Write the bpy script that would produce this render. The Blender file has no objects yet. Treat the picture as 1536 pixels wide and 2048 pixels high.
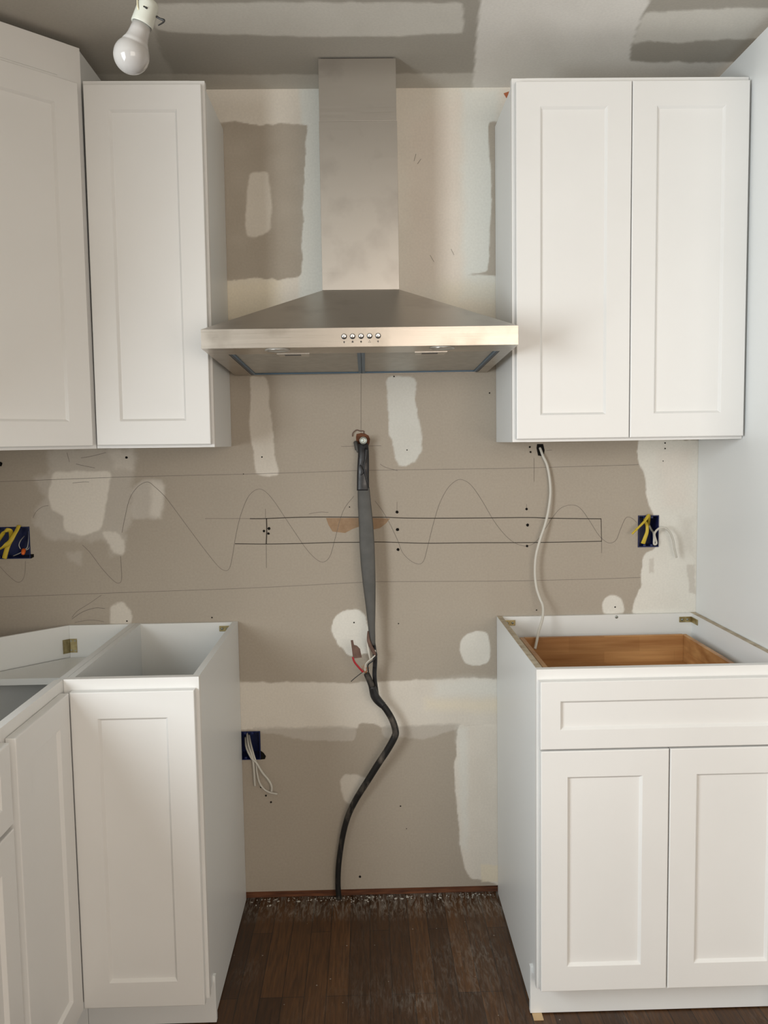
import bpy, bmesh, math, random
import numpy as np
from mathutils import Vector, Matrix

# ------------------------------------------------------------------ camera, light, exposure
scn = bpy.context.scene
COL = scn.collection
CAM = np.array([-0.001321, -2.543141, 1.423827])
RV = np.array([0.999646, -0.021683, -0.015389])
UV = np.array([0.017131, 0.082592, 0.996436])
FV = np.array([0.020335, 0.996348, -0.082934])
FPX = 1690.32
cd = bpy.data.cameras.new('camera')
cam = bpy.data.objects.new('camera', cd)
COL.objects.link(cam)
cam.matrix_world = Matrix(((RV[0], UV[0], -FV[0], CAM[0]), (RV[1], UV[1], -FV[1], CAM[1]),
                           (RV[2], UV[2], -FV[2], CAM[2]), (0, 0, 0, 1)))
cd.sensor_width = 36.0
cd.lens = FPX / 2048 * 36.0
cd.clip_start = 0.02
scn.camera = cam
scn.view_settings.view_transform = 'Standard'
scn.view_settings.look = 'None'
scn.view_settings.gamma = 1.0
scn.view_settings.use_curve_mapping = False
scn.view_settings.exposure = 0.0

world = bpy.data.worlds.new('world')
scn.world = world
world.use_nodes = True
bg = world.node_tree.nodes['Background']
bg.inputs[0].default_value = (0.75, 0.86, 1.0, 1)
bg.inputs[1].default_value = 0.6

def area(name, loc, direction, sx, sy, power, color):
    d = bpy.data.lights.new(name, 'AREA')
    d.shape = 'RECTANGLE'; d.size = sx; d.size_y = sy; d.energy = power; d.color = color
    o = bpy.data.objects.new(name, d); COL.objects.link(o)
    o.location = loc
    o.rotation_euler = Vector(direction).to_track_quat('-Z', 'Y').to_euler()
    return o
# daylight in the left window opening; the rear lamp is added frontal fill
area('daylight_side', (-1.285, -2.20, 1.55), (1, 0, 0), 1.15, 1.00, 59, (0.93, 0.98, 1.0))
area('fill_rear', (1.10, -4.12, 1.45), (0, 1, 0), 1.9, 1.5, 44, (1.0, 0.87, 0.74))

def px_dir(px, py):
    return FV + RV * ((px - 768) / FPX) - UV * ((py - 1024) / FPX)
def P(px, py, Y=0.0):                      # point of the room on the plane y = Y
    d = px_dir(px, py); return Vector(CAM + d * ((Y - CAM[1]) / d[1]))
def PZ(px, py, Z):
    d = px_dir(px, py); return Vector(CAM + d * ((Z - CAM[2]) / d[2]))
def proj(X, Y, Z):
    dx, dy, dz = X - CAM[0], Y - CAM[1], Z - CAM[2]
    dep = dx * FV[0] + dy * FV[1] + dz * FV[2]
    return (768 + FPX * (dx * RV[0] + dy * RV[1] + dz * RV[2]) / dep,
            1024 - FPX * (dx * UV[0] + dy * UV[1] + dz * UV[2]) / dep)

# ------------------------------------------------------------------ dimensions
ZC = 2.4447
XL, XR, YR = -1.32, 2.30, -4.20            # left wall, right wall, rear wall
PAPER = (0.42, 0.37, 0.305)
MUD = (0.70, 0.665, 0.60)

# ------------------------------------------------------------------ materials
def new_mat(name, color=(.8, .8, .8), rough=.5, metal=0.0, spec=.5):
    m = bpy.data.materials.new(name); m.use_nodes = True
    b = m.node_tree.nodes['Principled BSDF']
    b.inputs['Base Color'].default_value = (*color, 1)
    b.inputs['Roughness'].default_value = rough
    b.inputs['Metallic'].default_value = metal
    b.inputs['Specular IOR Level'].default_value = spec
    return m
def nodes(m):
    return m.node_tree.nodes, m.node_tree.links, m.node_tree.nodes['Principled BSDF']
def add_noise(m, c1, c2, scale=(6, 6, 6), detail=4, lo=.3, hi=.7, rough=None, bump=0, nscale=1.0):
    n, l, b = nodes(m)
    tc = n.new('ShaderNodeTexCoord'); mp = n.new('ShaderNodeMapping'); mp.inputs['Scale'].default_value = scale
    nz = n.new('ShaderNodeTexNoise'); nz.inputs['Detail'].default_value = detail; nz.inputs['Scale'].default_value = nscale
    rp = n.new('ShaderNodeValToRGB')
    rp.color_ramp.elements[0].position = lo; rp.color_ramp.elements[0].color = (*c1, 1)
    rp.color_ramp.elements[1].position = hi; rp.color_ramp.elements[1].color = (*c2, 1)
    l.new(tc.outputs['Object'], mp.inputs[0]); l.new(mp.outputs[0], nz.inputs['Vector'])
    l.new(nz.outputs[0], rp.inputs[0]); l.new(rp.outputs[0], b.inputs['Base Color'])
    if rough:
        mr = n.new('ShaderNodeMapRange'); mr.inputs['From Min'].default_value = .3; mr.inputs['From Max'].default_value = .7
        mr.inputs['To Min'].default_value = rough[0]; mr.inputs['To Max'].default_value = rough[1]
        l.new(nz.outputs[0], mr.inputs[0]); l.new(mr.outputs[0], b.inputs['Roughness'])
    if bump:
        bp = n.new('ShaderNodeBump'); bp.inputs['Strength'].default_value = bump; bp.inputs['Distance'].default_value = .002
        l.new(nz.outputs[0], bp.inputs['Height']); l.new(bp.outputs[0], b.inputs['Normal'])
    return m

M = {}
M['white'] = add_noise(new_mat('painted_white', rough=.36), (.80, .80, .785), (.83, .83, .815), (3, 3, 3), rough=(.33, .42))
M['side'] = add_noise(new_mat('white_side_laminate', rough=.38), (.80, .825, .825), (.82, .84, .84), (2, 2, 2))
M['melamine'] = add_noise(new_mat('white_melamine', rough=.45), (.78, .785, .76), (.81, .815, .79), (2, 2, 2))
M['ply'] = add_noise(new_mat('plywood_edge', rough=.7), (.33, .26, .17), (.62, .55, .42), (3, 3, 3), nscale=9)
M['wood'] = add_noise(new_mat('rubberwood', rough=.42), (.40, .185, .062), (.64, .36, .145), (1.2, 5, 16), nscale=3.0, detail=6, lo=.32, hi=.70)
def blocks(m):
    n, l, b = nodes(m); src = b.inputs['Base Color'].links[0].from_socket
    tc = n.new('ShaderNodeTexCoord'); sx = n.new('ShaderNodeSeparateXYZ'); l.new(tc.outputs['Object'], sx.inputs[0])
    ad = n.new('ShaderNodeMath'); ad.operation = 'ADD'; l.new(sx.outputs[0], ad.inputs[0]); l.new(sx.outputs[1], ad.inputs[1])
    cb = n.new('ShaderNodeCombineXYZ'); l.new(ad.outputs[0], cb.inputs[0]); l.new(sx.outputs[2], cb.inputs[1])
    br = n.new('ShaderNodeTexBrick'); br.inputs['Scale'].default_value = 1; br.inputs['Brick Width'].default_value = .21; br.inputs['Row Height'].default_value = .044
    br.inputs['Mortar Size'].default_value = 0.0002; br.inputs['Color1'].default_value = (.72, .68, .64, 1); br.inputs['Color2'].default_value = (1.0, 1.0, 1.0, 1); br.inputs['Mortar'].default_value = (.6, .55, .5, 1)
    l.new(cb.outputs[0], br.inputs['Vector'])
    mx = n.new('ShaderNodeMix'); mx.data_type = 'RGBA'; mx.blend_type = 'MULTIPLY'; mx.inputs[0].default_value = 1
    l.new(src, mx.inputs[6]); l.new(br.outputs[0], mx.inputs[7]); l.new(mx.outputs[2], b.inputs['Base Color'])
blocks(M['wood'])
M['brownwood'] = add_noise(new_mat('rough_brown_wood', rough=.85), (.07, .025, .012), (.20, .075, .032), (3, 3, 30), nscale=5)
M['steel'] = new_mat('brushed_stainless_steel', (.60, .57, .53), .30, 1.0)
M['steel_front'] = new_mat('brushed_stainless_band', (.66, .61, .55), .27, 1.0)
M['filter'] = add_noise(new_mat('aluminium_filter', metal=1.0, rough=.45), (.42, .41, .38), (.50, .49, .46), (40, 40, 40))
def brushed(m, vertical, amt, c1, c2):
    n, l, b = nodes(m)
    tc = n.new('ShaderNodeTexCoord'); mp = n.new('ShaderNodeMapping')
    mp.inputs['Scale'].default_value = (900, 900, 6) if vertical else (5, 5, 1200)
    nz = n.new('ShaderNodeTexNoise'); nz.inputs['Scale'].default_value = 1; nz.inputs['Detail'].default_value = 3
    l.new(tc.outputs['Object'], mp.inputs[0]); l.new(mp.outputs[0], nz.inputs['Vector'])
    sm = n.new('ShaderNodeTexNoise'); sm.inputs['Scale'].default_value = 9; sm.inputs['Detail'].default_value = 5
    l.new(tc.outputs['Object'], sm.inputs['Vector'])
    rp = n.new('ShaderNodeValToRGB')
    rp.color_ramp.elements[0].position = .30; rp.color_ramp.elements[0].color = (*c1, 1)
    rp.color_ramp.elements[1].position = .46; rp.color_ramp.elements[1].color = (*c2, 1)
    l.new(sm.outputs[0], rp.inputs[0]); l.new(rp.outputs[0], b.inputs['Base Color'])
    mr = n.new('ShaderNodeMapRange'); mr.inputs['To Min'].default_value = b.inputs['Roughness'].default_value - .05
    mr.inputs['To Max'].default_value = b.inputs['Roughness'].default_value + amt
    l.new(nz.outputs[0], mr.inputs[0]); l.new(mr.outputs[0], b.inputs['Roughness'])
    bp = n.new('ShaderNodeBump'); bp.inputs['Strength'].default_value = .06; bp.inputs['Distance'].default_value = .0005
    l.new(nz.outputs[0], bp.inputs['Height']); l.new(bp.outputs[0], b.inputs['Normal'])
brushed(M['steel'], False, .14, (.47, .44, .405), (.55, .52, .48))
brushed(M['steel_front'], False, .12, (.38, .34, .29), (.49, .445, .39))
M['film'] = new_mat('blue_protective_film', (.045, .12, .20), .35)
M['filmdark'] = new_mat('blue_film_edge', (.02, .035, .06), .4)
M['chrome'] = new_mat('chrome_button', (.85, .84, .84), .18, 1.0)
M['galv'] = new_mat('galvanised_pipe', (.36, .39, .36), .42, 1.0)
M['black'] = new_mat('black_plastic', (.012, .012, .012), .45)
M['hole'] = new_mat('dark_cavity', (.01, .009, .008), .95, spec=.1)
M['tape'] = add_noise(new_mat('black_electrical_tape', rough=.33), (.008, .008, .009), (.018, .018, .02), (60, 60, 60), rough=(.25, .5), bump=.4)
M['cloth'] = add_noise(new_mat('grey_cloth_wrap', rough=.6), (.072, .070, .064), (.095, .092, .085), (30, 30, 30))
M['cable'] = add_noise(new_mat('dusty_black_cable', rough=.6), (.006, .0055, .005), (.13, .11, .09), (18, 18, 9), lo=.52, hi=.75, nscale=2.2, detail=6)
M['red'] = new_mat('red_wire', (.42, .02, .03), .4)
M['copper'] = new_mat('copper_strands', (.50, .20, .07), .4, .6)
M['oldpaper'] = add_noise(new_mat('brown_tape_flag', rough=.8), (.10, .055, .04), (.17, .10, .075), (40, 40, 40))
M['whitewire'] = new_mat('white_cable_jacket', (.58, .56, .50), .45)
M['cream'] = new_mat('cream_wire', (.68, .64, .46), .45)
M['yellow'] = new_mat('yellow_cable_jacket', (.58, .43, .035), .5)
M['blue'] = new_mat('blue_outlet_box', (.002, .010, .080), .35)
M['orange'] = new_mat('orange_wire_nut', (.75, .14, .02), .4)
M['porcelain'] = new_mat('porcelain_socket', (.52, .53, .47), .35)
M['bulb'] = new_mat('frosted_white_bulb', (.42, .405, .39), .10)
nodes(M['bulb'])[2].inputs['Subsurface Weight'].default_value = .15
nodes(M['bulb'])[2].inputs['Subsurface Radius'].default_value = (.02, .02, .02)
M['brass'] = add_noise(new_mat('zinc_bracket', metal=1.0, rough=.42), (.28, .22, .10), (.52, .44, .24), (60, 60, 60))
M['pencil'] = new_mat('pencil_mark', (.17, .15, .13), .8)
M['cut'] = new_mat('knife_cut', (.045, .035, .028), .9)
M['torn'] = add_noise(new_mat('torn_brown_paper', rough=.9), (.30, .195, .115), (.37, .25, .155), (60, 60, 60))
M['terracotta'] = new_mat('terracotta', (.42, .13, .055), .8)
M['plaster'] = new_mat('dry_plaster', (.50, .48, .43), .95)
M['shim'] = new_mat('pine_shim', (.62, .44, .24), .7)
M['plain_wall'] = add_noise(new_mat('unpainted_wall', rough=.9), (.50, .46, .40), (.62, .58, .52), (1.3, 1.3, 1.3))
M['frame'] = new_mat('window_frame_white', (.78, .78, .76), .4)
M['glass'] = new_mat('window_glass', (.9, .95, 1), .02)
nodes(M['glass'])[2].inputs['Transmission Weight'].default_value = 1.0
M['slot'] = new_mat('filter_latch', (.10, .095, .09), .5)
M['lens'] = new_mat('hood_lamp_lens', (.55, .54, .50), .25)
M['symbol'] = new_mat('printed_symbol', (.06, .05, .045), .6)

def attr_mat(name, rough):
    m = new_mat(name, rough=rough, spec=.25); n, l, b = nodes(m)
    a = n.new('ShaderNodeAttribute'); a.attribute_name = 'coat'
    tc = n.new('ShaderNodeTexCoord')
    nz = n.new('ShaderNodeTexNoise'); nz.inputs['Scale'].default_value = 160; nz.inputs['Detail'].default_value = 5
    mx = n.new('ShaderNodeMix'); mx.data_type = 'RGBA'; mx.blend_type = 'MULTIPLY'; mx.inputs[0].default_value = 1
    mr = n.new('ShaderNodeMapRange'); mr.inputs['From Min'].default_value = .25; mr.inputs['From Max'].default_value = .75
    mr.inputs['To Min'].default_value = .95; mr.inputs['To Max'].default_value = 1.04
    cb = n.new('ShaderNodeCombineColor')
    l.new(tc.outputs['Object'], nz.inputs['Vector']); l.new(nz.outputs[0], mr.inputs[0])
    for i in range(3): l.new(mr.outputs[0], cb.inputs[i])
    l.new(a.outputs['Color'], mx.inputs[6]); l.new(cb.outputs[0], mx.inputs[7])
    l.new(mx.outputs[2], b.inputs['Base Color'])
    bp = n.new('ShaderNodeBump'); bp.inputs['Strength'].default_value = .12; bp.inputs['Distance'].default_value = .001
    l.new(nz.outputs[0], bp.inputs['Height']); l.new(bp.outputs[0], b.inputs['Normal'])
    return m
M['drywall'] = attr_mat('taped_drywall', .9)
M['ceil'] = attr_mat('taped_ceiling_drywall', .9)

# oak strip floor: planks run towards the back wall
def floor_mat():
    m = new_mat('worn_oak_floor', rough=.5); n, l, b = nodes(m)
    tc = n.new('ShaderNodeTexCoord'); mp = n.new('ShaderNodeMapping')
    mp.inputs['Rotation'].default_value = (0, 0, math.pi / 2); mp.inputs['Location'].default_value = (.31, .013, 0)
    br = n.new('ShaderNodeTexBrick'); br.offset = .37; br.offset_frequency = 3
    br.inputs['Scale'].default_value = 1; br.inputs['Brick Width'].default_value = .78; br.inputs['Row Height'].default_value = .057
    br.inputs['Mortar Size'].default_value = .0009; br.inputs['Mortar Smooth'].default_value = .2; br.inputs['Bias'].default_value = 0
    br.inputs['Color1'].default_value = (.048, .021, .0075, 1); br.inputs['Color2'].default_value = (.100, .044, .0145, 1)
    br.inputs['Mortar'].default_value = (.012, .007, .004, 1)
    l.new(tc.outputs['Object'], mp.inputs[0]); l.new(mp.outputs[0], br.inputs['Vector'])
    g = n.new('ShaderNodeMapping'); g.inputs['Scale'].default_value = (70, 5, 1)
    nz = n.new('ShaderNodeTexNoise'); nz.inputs['Scale'].default_value = 2.2; nz.inputs['Detail'].default_value = 7; nz.inputs['Distortion'].default_value = .6
    l.new(tc.outputs['Object'], g.inputs[0]); l.new(g.outputs[0], nz.inputs['Vector'])
    mr = n.new('ShaderNodeMapRange'); mr.inputs['From Min'].default_value = .3; mr.inputs['From Max'].default_value = .7
    mr.inputs['To Min'].default_value = .55; mr.inputs['To Max'].default_value = 1.35
    l.new(nz.outputs[0], mr.inputs[0])
    cb = n.new('ShaderNodeCombineColor')
    for i in range(3): l.new(mr.outputs[0], cb.inputs[i])
    mx = n.new('ShaderNodeMix'); mx.data_type = 'RGBA'; mx.blend_type = 'MULTIPLY'; mx.inputs[0].default_value = 1
    l.new(br.outputs['Color'], mx.inputs[6]); l.new(cb.outputs[0], mx.inputs[7])
    a = n.new('ShaderNodeAttribute'); a.attribute_name = 'dust'
    d2 = n.new('ShaderNodeTexNoise'); d2.inputs['Scale'].default_value = 1; d2.inputs['Detail'].default_value = 9; d2.inputs['Roughness'].default_value = .7; d2.inputs['Distortion'].default_value = 1.2
    g2 = n.new('ShaderNodeMapping'); g2.inputs['Scale'].default_value = (95, 17, 1)
    l.new(tc.outputs['Object'], g2.inputs[0]); l.new(g2.outputs[0], d2.inputs['Vector'])
    r2 = n.new('ShaderNodeMapRange'); r2.inputs['From Min'].default_value = .46; r2.inputs['From Max'].default_value = .74
    l.new(d2.outputs[0], r2.inputs[0])
    mu = n.new('ShaderNodeMath'); mu.operation = 'MULTIPLY'
    l.new(a.outputs['Fac'], mu.inputs[0]); l.new(r2.outputs[0], mu.inputs[1])
    # tiny plaster flecks
    vo = n.new('ShaderNodeTexVoronoi'); vo.inputs['Scale'].default_value = 26; vo.feature = 'F1'
    l.new(tc.outputs['Object'], vo.inputs['Vector'])
    vt = n.new('ShaderNodeMath'); vt.operation = 'LESS_THAN'; vt.inputs[1].default_value = .055
    l.new(vo.outputs['Distance'], vt.inputs[0])
    vr = n.new('ShaderNodeMath'); vr.operation = 'GREATER_THAN'; vr.inputs[1].default_value = .72
    sp = n.new('ShaderNodeSeparateColor'); l.new(vo.outputs['Color'], sp.inputs[0]); l.new(sp.outputs[0], vr.inputs[0])
    vm = n.new('ShaderNodeMath'); vm.operation = 'MULTIPLY'; l.new(vt.outputs[0], vm.inputs[0]); l.new(vr.outputs[0], vm.inputs[1])
    vs = n.new('ShaderNodeMath'); vs.operation = 'MULTIPLY'; vs.inputs[1].default_value = .6; l.new(vm.outputs[0], vs.inputs[0])
    mxx = n.new('ShaderNodeMath'); mxx.operation = 'MAXIMUM'; l.new(mu.outputs[0], mxx.inputs[0]); l.new(vs.outputs[0], mxx.inputs[1])
    md = n.new('ShaderNodeMix'); md.data_type = 'RGBA'
    l.new(mxx.outputs[0], md.inputs[0]); l.new(mx.outputs[2], md.inputs[6]); md.inputs[7].default_value = (.40, .375, .33, 1)
    l.new(md.outputs[2], b.inputs['Base Color'])
    rr = n.new('ShaderNodeMapRange'); rr.inputs['To Min'].default_value = .38; rr.inputs['To Max'].default_value = .65
    l.new(nz.outputs[0], rr.inputs[0]); l.new(rr.outputs[0], b.inputs['Roughness'])
    bp = n.new('ShaderNodeBump'); bp.inputs['Strength'].default_value = .25; bp.inputs['Distance'].default_value = .001
    l.new(nz.outputs[0], bp.inputs['Height']); l.new(bp.outputs[0], b.inputs['Normal'])
    return m
M['floor'] = floor_mat()

# ------------------------------------------------------------------ mesh helpers
def box(bm, x0, x1, y0, y1, z0, z1, bev=0.0):
    x0, x1 = sorted((x0, x1)); y0, y1 = sorted((y0, y1)); z0, z1 = sorted((z0, z1))
    vs = [bm.verts.new(p) for p in ((x0, y0, z0), (x1, y0, z0), (x1, y1, z0), (x0, y1, z0), (x0, y0, z1), (x1, y0, z1), (x1, y1, z1), (x0, y1, z1))]
    fs = [bm.faces.new([vs[i] for i in f]) for f in ((0, 3, 2, 1), (4, 5, 6, 7), (0, 1, 5, 4), (1, 2, 6, 5), (2, 3, 7, 6), (3, 0, 4, 7))]
    if bev:
        es = list({e for f in fs for e in f.edges})
        bmesh.ops.bevel(bm, geom=es, offset=bev, segments=2, affect='EDGES', profile=.5)
def prism(bm, poly, z0, z1):               # poly in x, y
    a = [bm.verts.new((x, y, z0)) for x, y in poly]; b = [bm.verts.new((x, y, z1)) for x, y in poly]
    n = len(poly)
    bm.faces.new(a[::-1]); bm.faces.new(b)
    for i in range(n): bm.faces.new((a[i], a[(i + 1) % n], b[(i + 1) % n], b[i]))
def slab_x(bm, poly, x0, x1):              # poly in y, z, extruded along x
    a = [bm.verts.new((x0, y, z)) for y, z in poly]; b = [bm.verts.new((x1, y, z)) for y, z in poly]
    n = len(poly)
    bm.faces.new(a); bm.faces.new(b[::-1])
    for i in range(n): bm.faces.new((a[i], b[i], b[(i + 1) % n], a[(i + 1) % n]))
def slab_y(bm, poly, y0, y1):              # poly in x, z
    a = [bm.verts.new((x, y0, z)) for x, z in poly]; b = [bm.verts.new((x, y1, z)) for x, z in poly]
    n = len(poly)
    bm.faces.new(a); bm.faces.new(b[::-1])
    for i in range(n): bm.faces.new((a[i], b[i], b[(i + 1) % n], a[(i + 1) % n]))
def smooth_pts(pts, n=6):
    pts = [Vector(p) for p in pts]; out = []
    for i in range(len(pts) - 1):
        p0 = pts[max(i - 1, 0)]; p1 = pts[i]; p2 = pts[i + 1]; p3 = pts[min(i + 2, len(pts) - 1)]
        for k in range(n):
            t = k / n
            out.append(.5 * ((2 * p1) + (p2 - p0) * t + (2 * p0 - 5 * p1 + 4 * p2 - p3) * t * t + (3 * p1 - p0 - 3 * p2 + p3) * t ** 3))
    out.append(pts[-1]); return out
def tube(bm, pts, r, seg=10, sm=6, flat=None, wide=(1, 0, 0)):
    """sweep; r scalar or list; flat = (a, b) half sizes across; wide = wide direction for flat"""
    if sm: path = smooth_pts(pts, sm)
    else: path = [Vector(p) for p in pts]
    N = len(path)
    def rad(i):
        if isinstance(r, (int, float)): return r
        t = i / (N - 1) * (len(r) - 1); k = min(int(t), len(r) - 2); return r[k] + (r[k + 1] - r[k]) * (t - k)
    def fl(i):
        if flat is None: return None
        if isinstance(flat[0], (int, float)): return flat
        t = i / (N - 1) * (len(flat) - 1); k = min(int(t), len(flat) - 2)
        return tuple(flat[k][j] + (flat[k + 1][j] - flat[k][j]) * (t - k) for j in (0, 1))
    rings = []; u = None
    for i in range(N):
        t = (path[min(i + 1, N - 1)] - path[max(i - 1, 0)]).normalized()
        if flat is not None:
            w = Vector(wide); u = (w - t * w.dot(t)).normalized()
        elif u is None:
            w = Vector((0, 1, 0)) if abs(t.y) < .9 else Vector((1, 0, 0)); u = (w - t * w.dot(t)).normalized()
        else:
            u = (u - t * u.dot(t)).normalized()
        v = t.cross(u)
        f = fl(i); a, b = f if f else (rad(i), rad(i))
        rings.append([bm.verts.new(path[i] + u * (a * math.cos(2 * math.pi * k / seg)) + v * (b * math.sin(2 * math.pi * k / seg))) for k in range(seg)])
    for i in range(N - 1):
        for k in range(seg):
            f = bm.faces.new((rings[i][k], rings[i][(k + 1) % seg], rings[i + 1][(k + 1) % seg], rings[i + 1][k])); f.smooth = True
    bm.faces.new(rings[0][::-1]); bm.faces.new(rings[-1])
def lathe(bm, prof, origin, axis, seg=40, caps=True):
    origin = Vector(origin); ax = Vector(axis).normalized()
    w = Vector((0, 1, 0)) if abs(ax.y) < .9 else Vector((1, 0, 0)); u = (w - ax * w.dot(ax)).normalized(); v = ax.cross(u)
    rings = [[bm.verts.new(origin + ax * h + (u * math.cos(2 * math.pi * k / seg) + v * math.sin(2 * math.pi * k / seg)) * max(r, 1e-5)) for k in range(seg)] for r, h in prof]
    for i in range(len(prof) - 1):
        for k in range(seg):
            f = bm.faces.new((rings[i][k], rings[i][(k + 1) % seg], rings[i + 1][(k + 1) % seg], rings[i + 1][k])); f.smooth = True
    if caps: bm.faces.new(rings[0][::-1]); bm.faces.new(rings[-1])
def new(): return bmesh.new()
def obj(name, bm, mat, parent=None, label=None):
    bmesh.ops.recalc_face_normals(bm, faces=bm.faces)
    me = bpy.data.meshes.new(name); bm.to_mesh(me); bm.free()
    me.materials.append(M[mat] if isinstance(mat, str) else mat)
    o = bpy.data.objects.new(name, me); COL.objects.link(o)
    if parent is not None:
        o.parent = parent
        root = parent
        off = Vector((0, 0, 0))
        while root is not None: off += root.location; root = root.parent
        me.transform(Matrix.Translation(-off))
    if label: o['label'] = label
    return o
def thing(name, label, cat, loc=(0, 0, 0), group=None):
    o = bpy.data.objects.new(name, None); COL.objects.link(o); o.location = loc
    o.empty_display_size = .05
    o['label'] = label; o['category'] = cat
    if group: o['group'] = group
    return o
def tag(o, label, cat, group=None):
    o['label'] = label; o['category'] = cat
    if group: o['group'] = group
    return o
def struct(o): o['kind'] = 'structure'; return o

def shaker(bm, w, h, t=.020, stile=.068, rec=.0075, bw=.006, edge=.0022, mat=Matrix()):
    """shaker panel: lies in local x (0..w), z (0..h), front at y = -t, back at y = 0"""
    def ring(i, y): return [bm.verts.new(mat @ Vector(p)) for p in ((i, y, i), (w - i, y, i), (w - i, y, h - i), (i, y, h - i))]
    rs = [ring(0, 0), ring(0, -t + edge), ring(edge * .35, -t + edge * .35), ring(edge, -t), ring(stile - bw, -t), ring(stile - bw + .0012, -t + .0012), ring(stile, -t + rec), ]
    for a, b in zip(rs, rs[1:]):
        for k in range(4): bm.faces.new((a[k], a[(k + 1) % 4], b[(k + 1) % 4], b[k]))
    bm.faces.new(rs[-1]); bm.faces.new(rs[0][::-1])
def door(name, parent, x0, x1, z0, z1, yb, **k):
    bm = new(); shaker(bm, x1 - x0, z1 - z0, mat=Matrix.Translation((x0, yb, z0)), **k)
    return obj(name, bm, 'white', parent)
def face_frame(parent, x0, x1, z0, z1, yf, rails, sw=.038, t=.019, name='face_frame'):
    """rails: list of (z0, z1); front at yf"""
    bm = new()
    box(bm, x0, x0 + sw, yf, yf + t, z0, z1, .0008); box(bm, x1 - sw, x1, yf, yf + t, z0, z1, .0008)
    for a, b in rails: box(bm, x0 + sw - .001, x1 - sw + .001, yf + .0001, yf + t, a, b)
    return obj(name, bm, 'white', parent)

# ------------------------------------------------------------------ surface coats (joint compound on drywall), painted by shape
rng = np.random.default_rng(7)
def vnoise(X, Y, s, seed):
    r = np.random.default_rng(seed); T = r.random((64, 64))
    x = X / s; y = Y / s; xi = np.floor(x).astype(int); yi = np.floor(y).astype(int)
    fx = x - xi; fy = y - yi; fx = fx * fx * (3 - 2 * fx); fy = fy * fy * (3 - 2 * fy)
    g = lambda a, b: T[a % 64, b % 64]
    return (g(xi, yi) * (1 - fx) + g(xi + 1, yi) * fx) * (1 - fy) + (g(xi, yi + 1) * (1 - fx) + g(xi + 1, yi + 1) * fx) * fy
def fbm(X, Y, s, seed):
    return (vnoise(X, Y, s, seed) + .5 * vnoise(X, Y, s / 2, seed + 1) + .25 * vnoise(X, Y, s / 4, seed + 2)) / 1.75
def sdf(X, Y, poly):
    d = np.full(X.shape, 1e18); ins = np.zeros(X.shape, bool); n = len(poly)
    for i in range(n):
        ax, ay = poly[i]; bx, by = poly[(i + 1) % n]
        ex, ey = bx - ax, by - ay; wx, wy = X - ax, Y - ay
        t = np.clip((wx * ex + wy * ey) / (ex * ex + ey * ey + 1e-9), 0, 1)
        d = np.minimum(d, (wx - ex * t) ** 2 + (wy - ey * t) ** 2)
        c = (ay > Y) != (by > Y)
        ins ^= c & (X < (bx - ax) * (Y - ay) / (by - ay + 1e-12) + ax)
    d = np.sqrt(d); return np.where(ins, -d, d)
def coat(cols, U, V, patches, seed=3):
    wob_x = (fbm(U, V, 26, seed) - .5); wob_y = (fbm(U, V, 26, seed + 9) - .5); fine = (fbm(U, V, 7, seed + 20) - .5)
    for k, (poly, color, alpha, feather, rag) in enumerate(patches):
        if len(poly) > 5:
            for _ in range(2):
                q = []
                for i in range(len(poly)):
                    (ax_, ay_), (bx_, by_) = poly[i], poly[(i + 1) % len(poly)]
                    c_ = min(.25, 5.5 / (math.hypot(bx_ - ax_, by_ - ay_) + 1e-6))
                    q += [(ax_ + (bx_ - ax_) * c_, ay_ + (by_ - ay_) * c_), (bx_ - (bx_ - ax_) * c_, by_ - (by_ - ay_) * c_)]
                poly = q
        a = np.array(poly, float); pad = feather + rag * 2 + 6
        m = (U > a[:, 0].min() - pad) & (U < a[:, 0].max() + pad) & (V > a[:, 1].min() - pad) & (V < a[:, 1].max() + pad)
        if not m.any(): continue
        u = U[m] + wob_x[m] * rag * 2; v = V[m] + wob_y[m] * rag * 2
        d = sdf(u, v, poly) + fine[m] * rag
        s = np.clip(.5 - d / feather, 0, 1); s = s * s * (3 - 2 * s)
        tex = 1 - .16 * (1 - np.clip(fbm(U[m], V[m], 60, seed + 40 + k) * 1.6, 0, 1))
        al = (s * alpha * tex)[:, None]
        cols[m] = cols[m] * (1 - al) + np.array(color) * al
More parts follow.
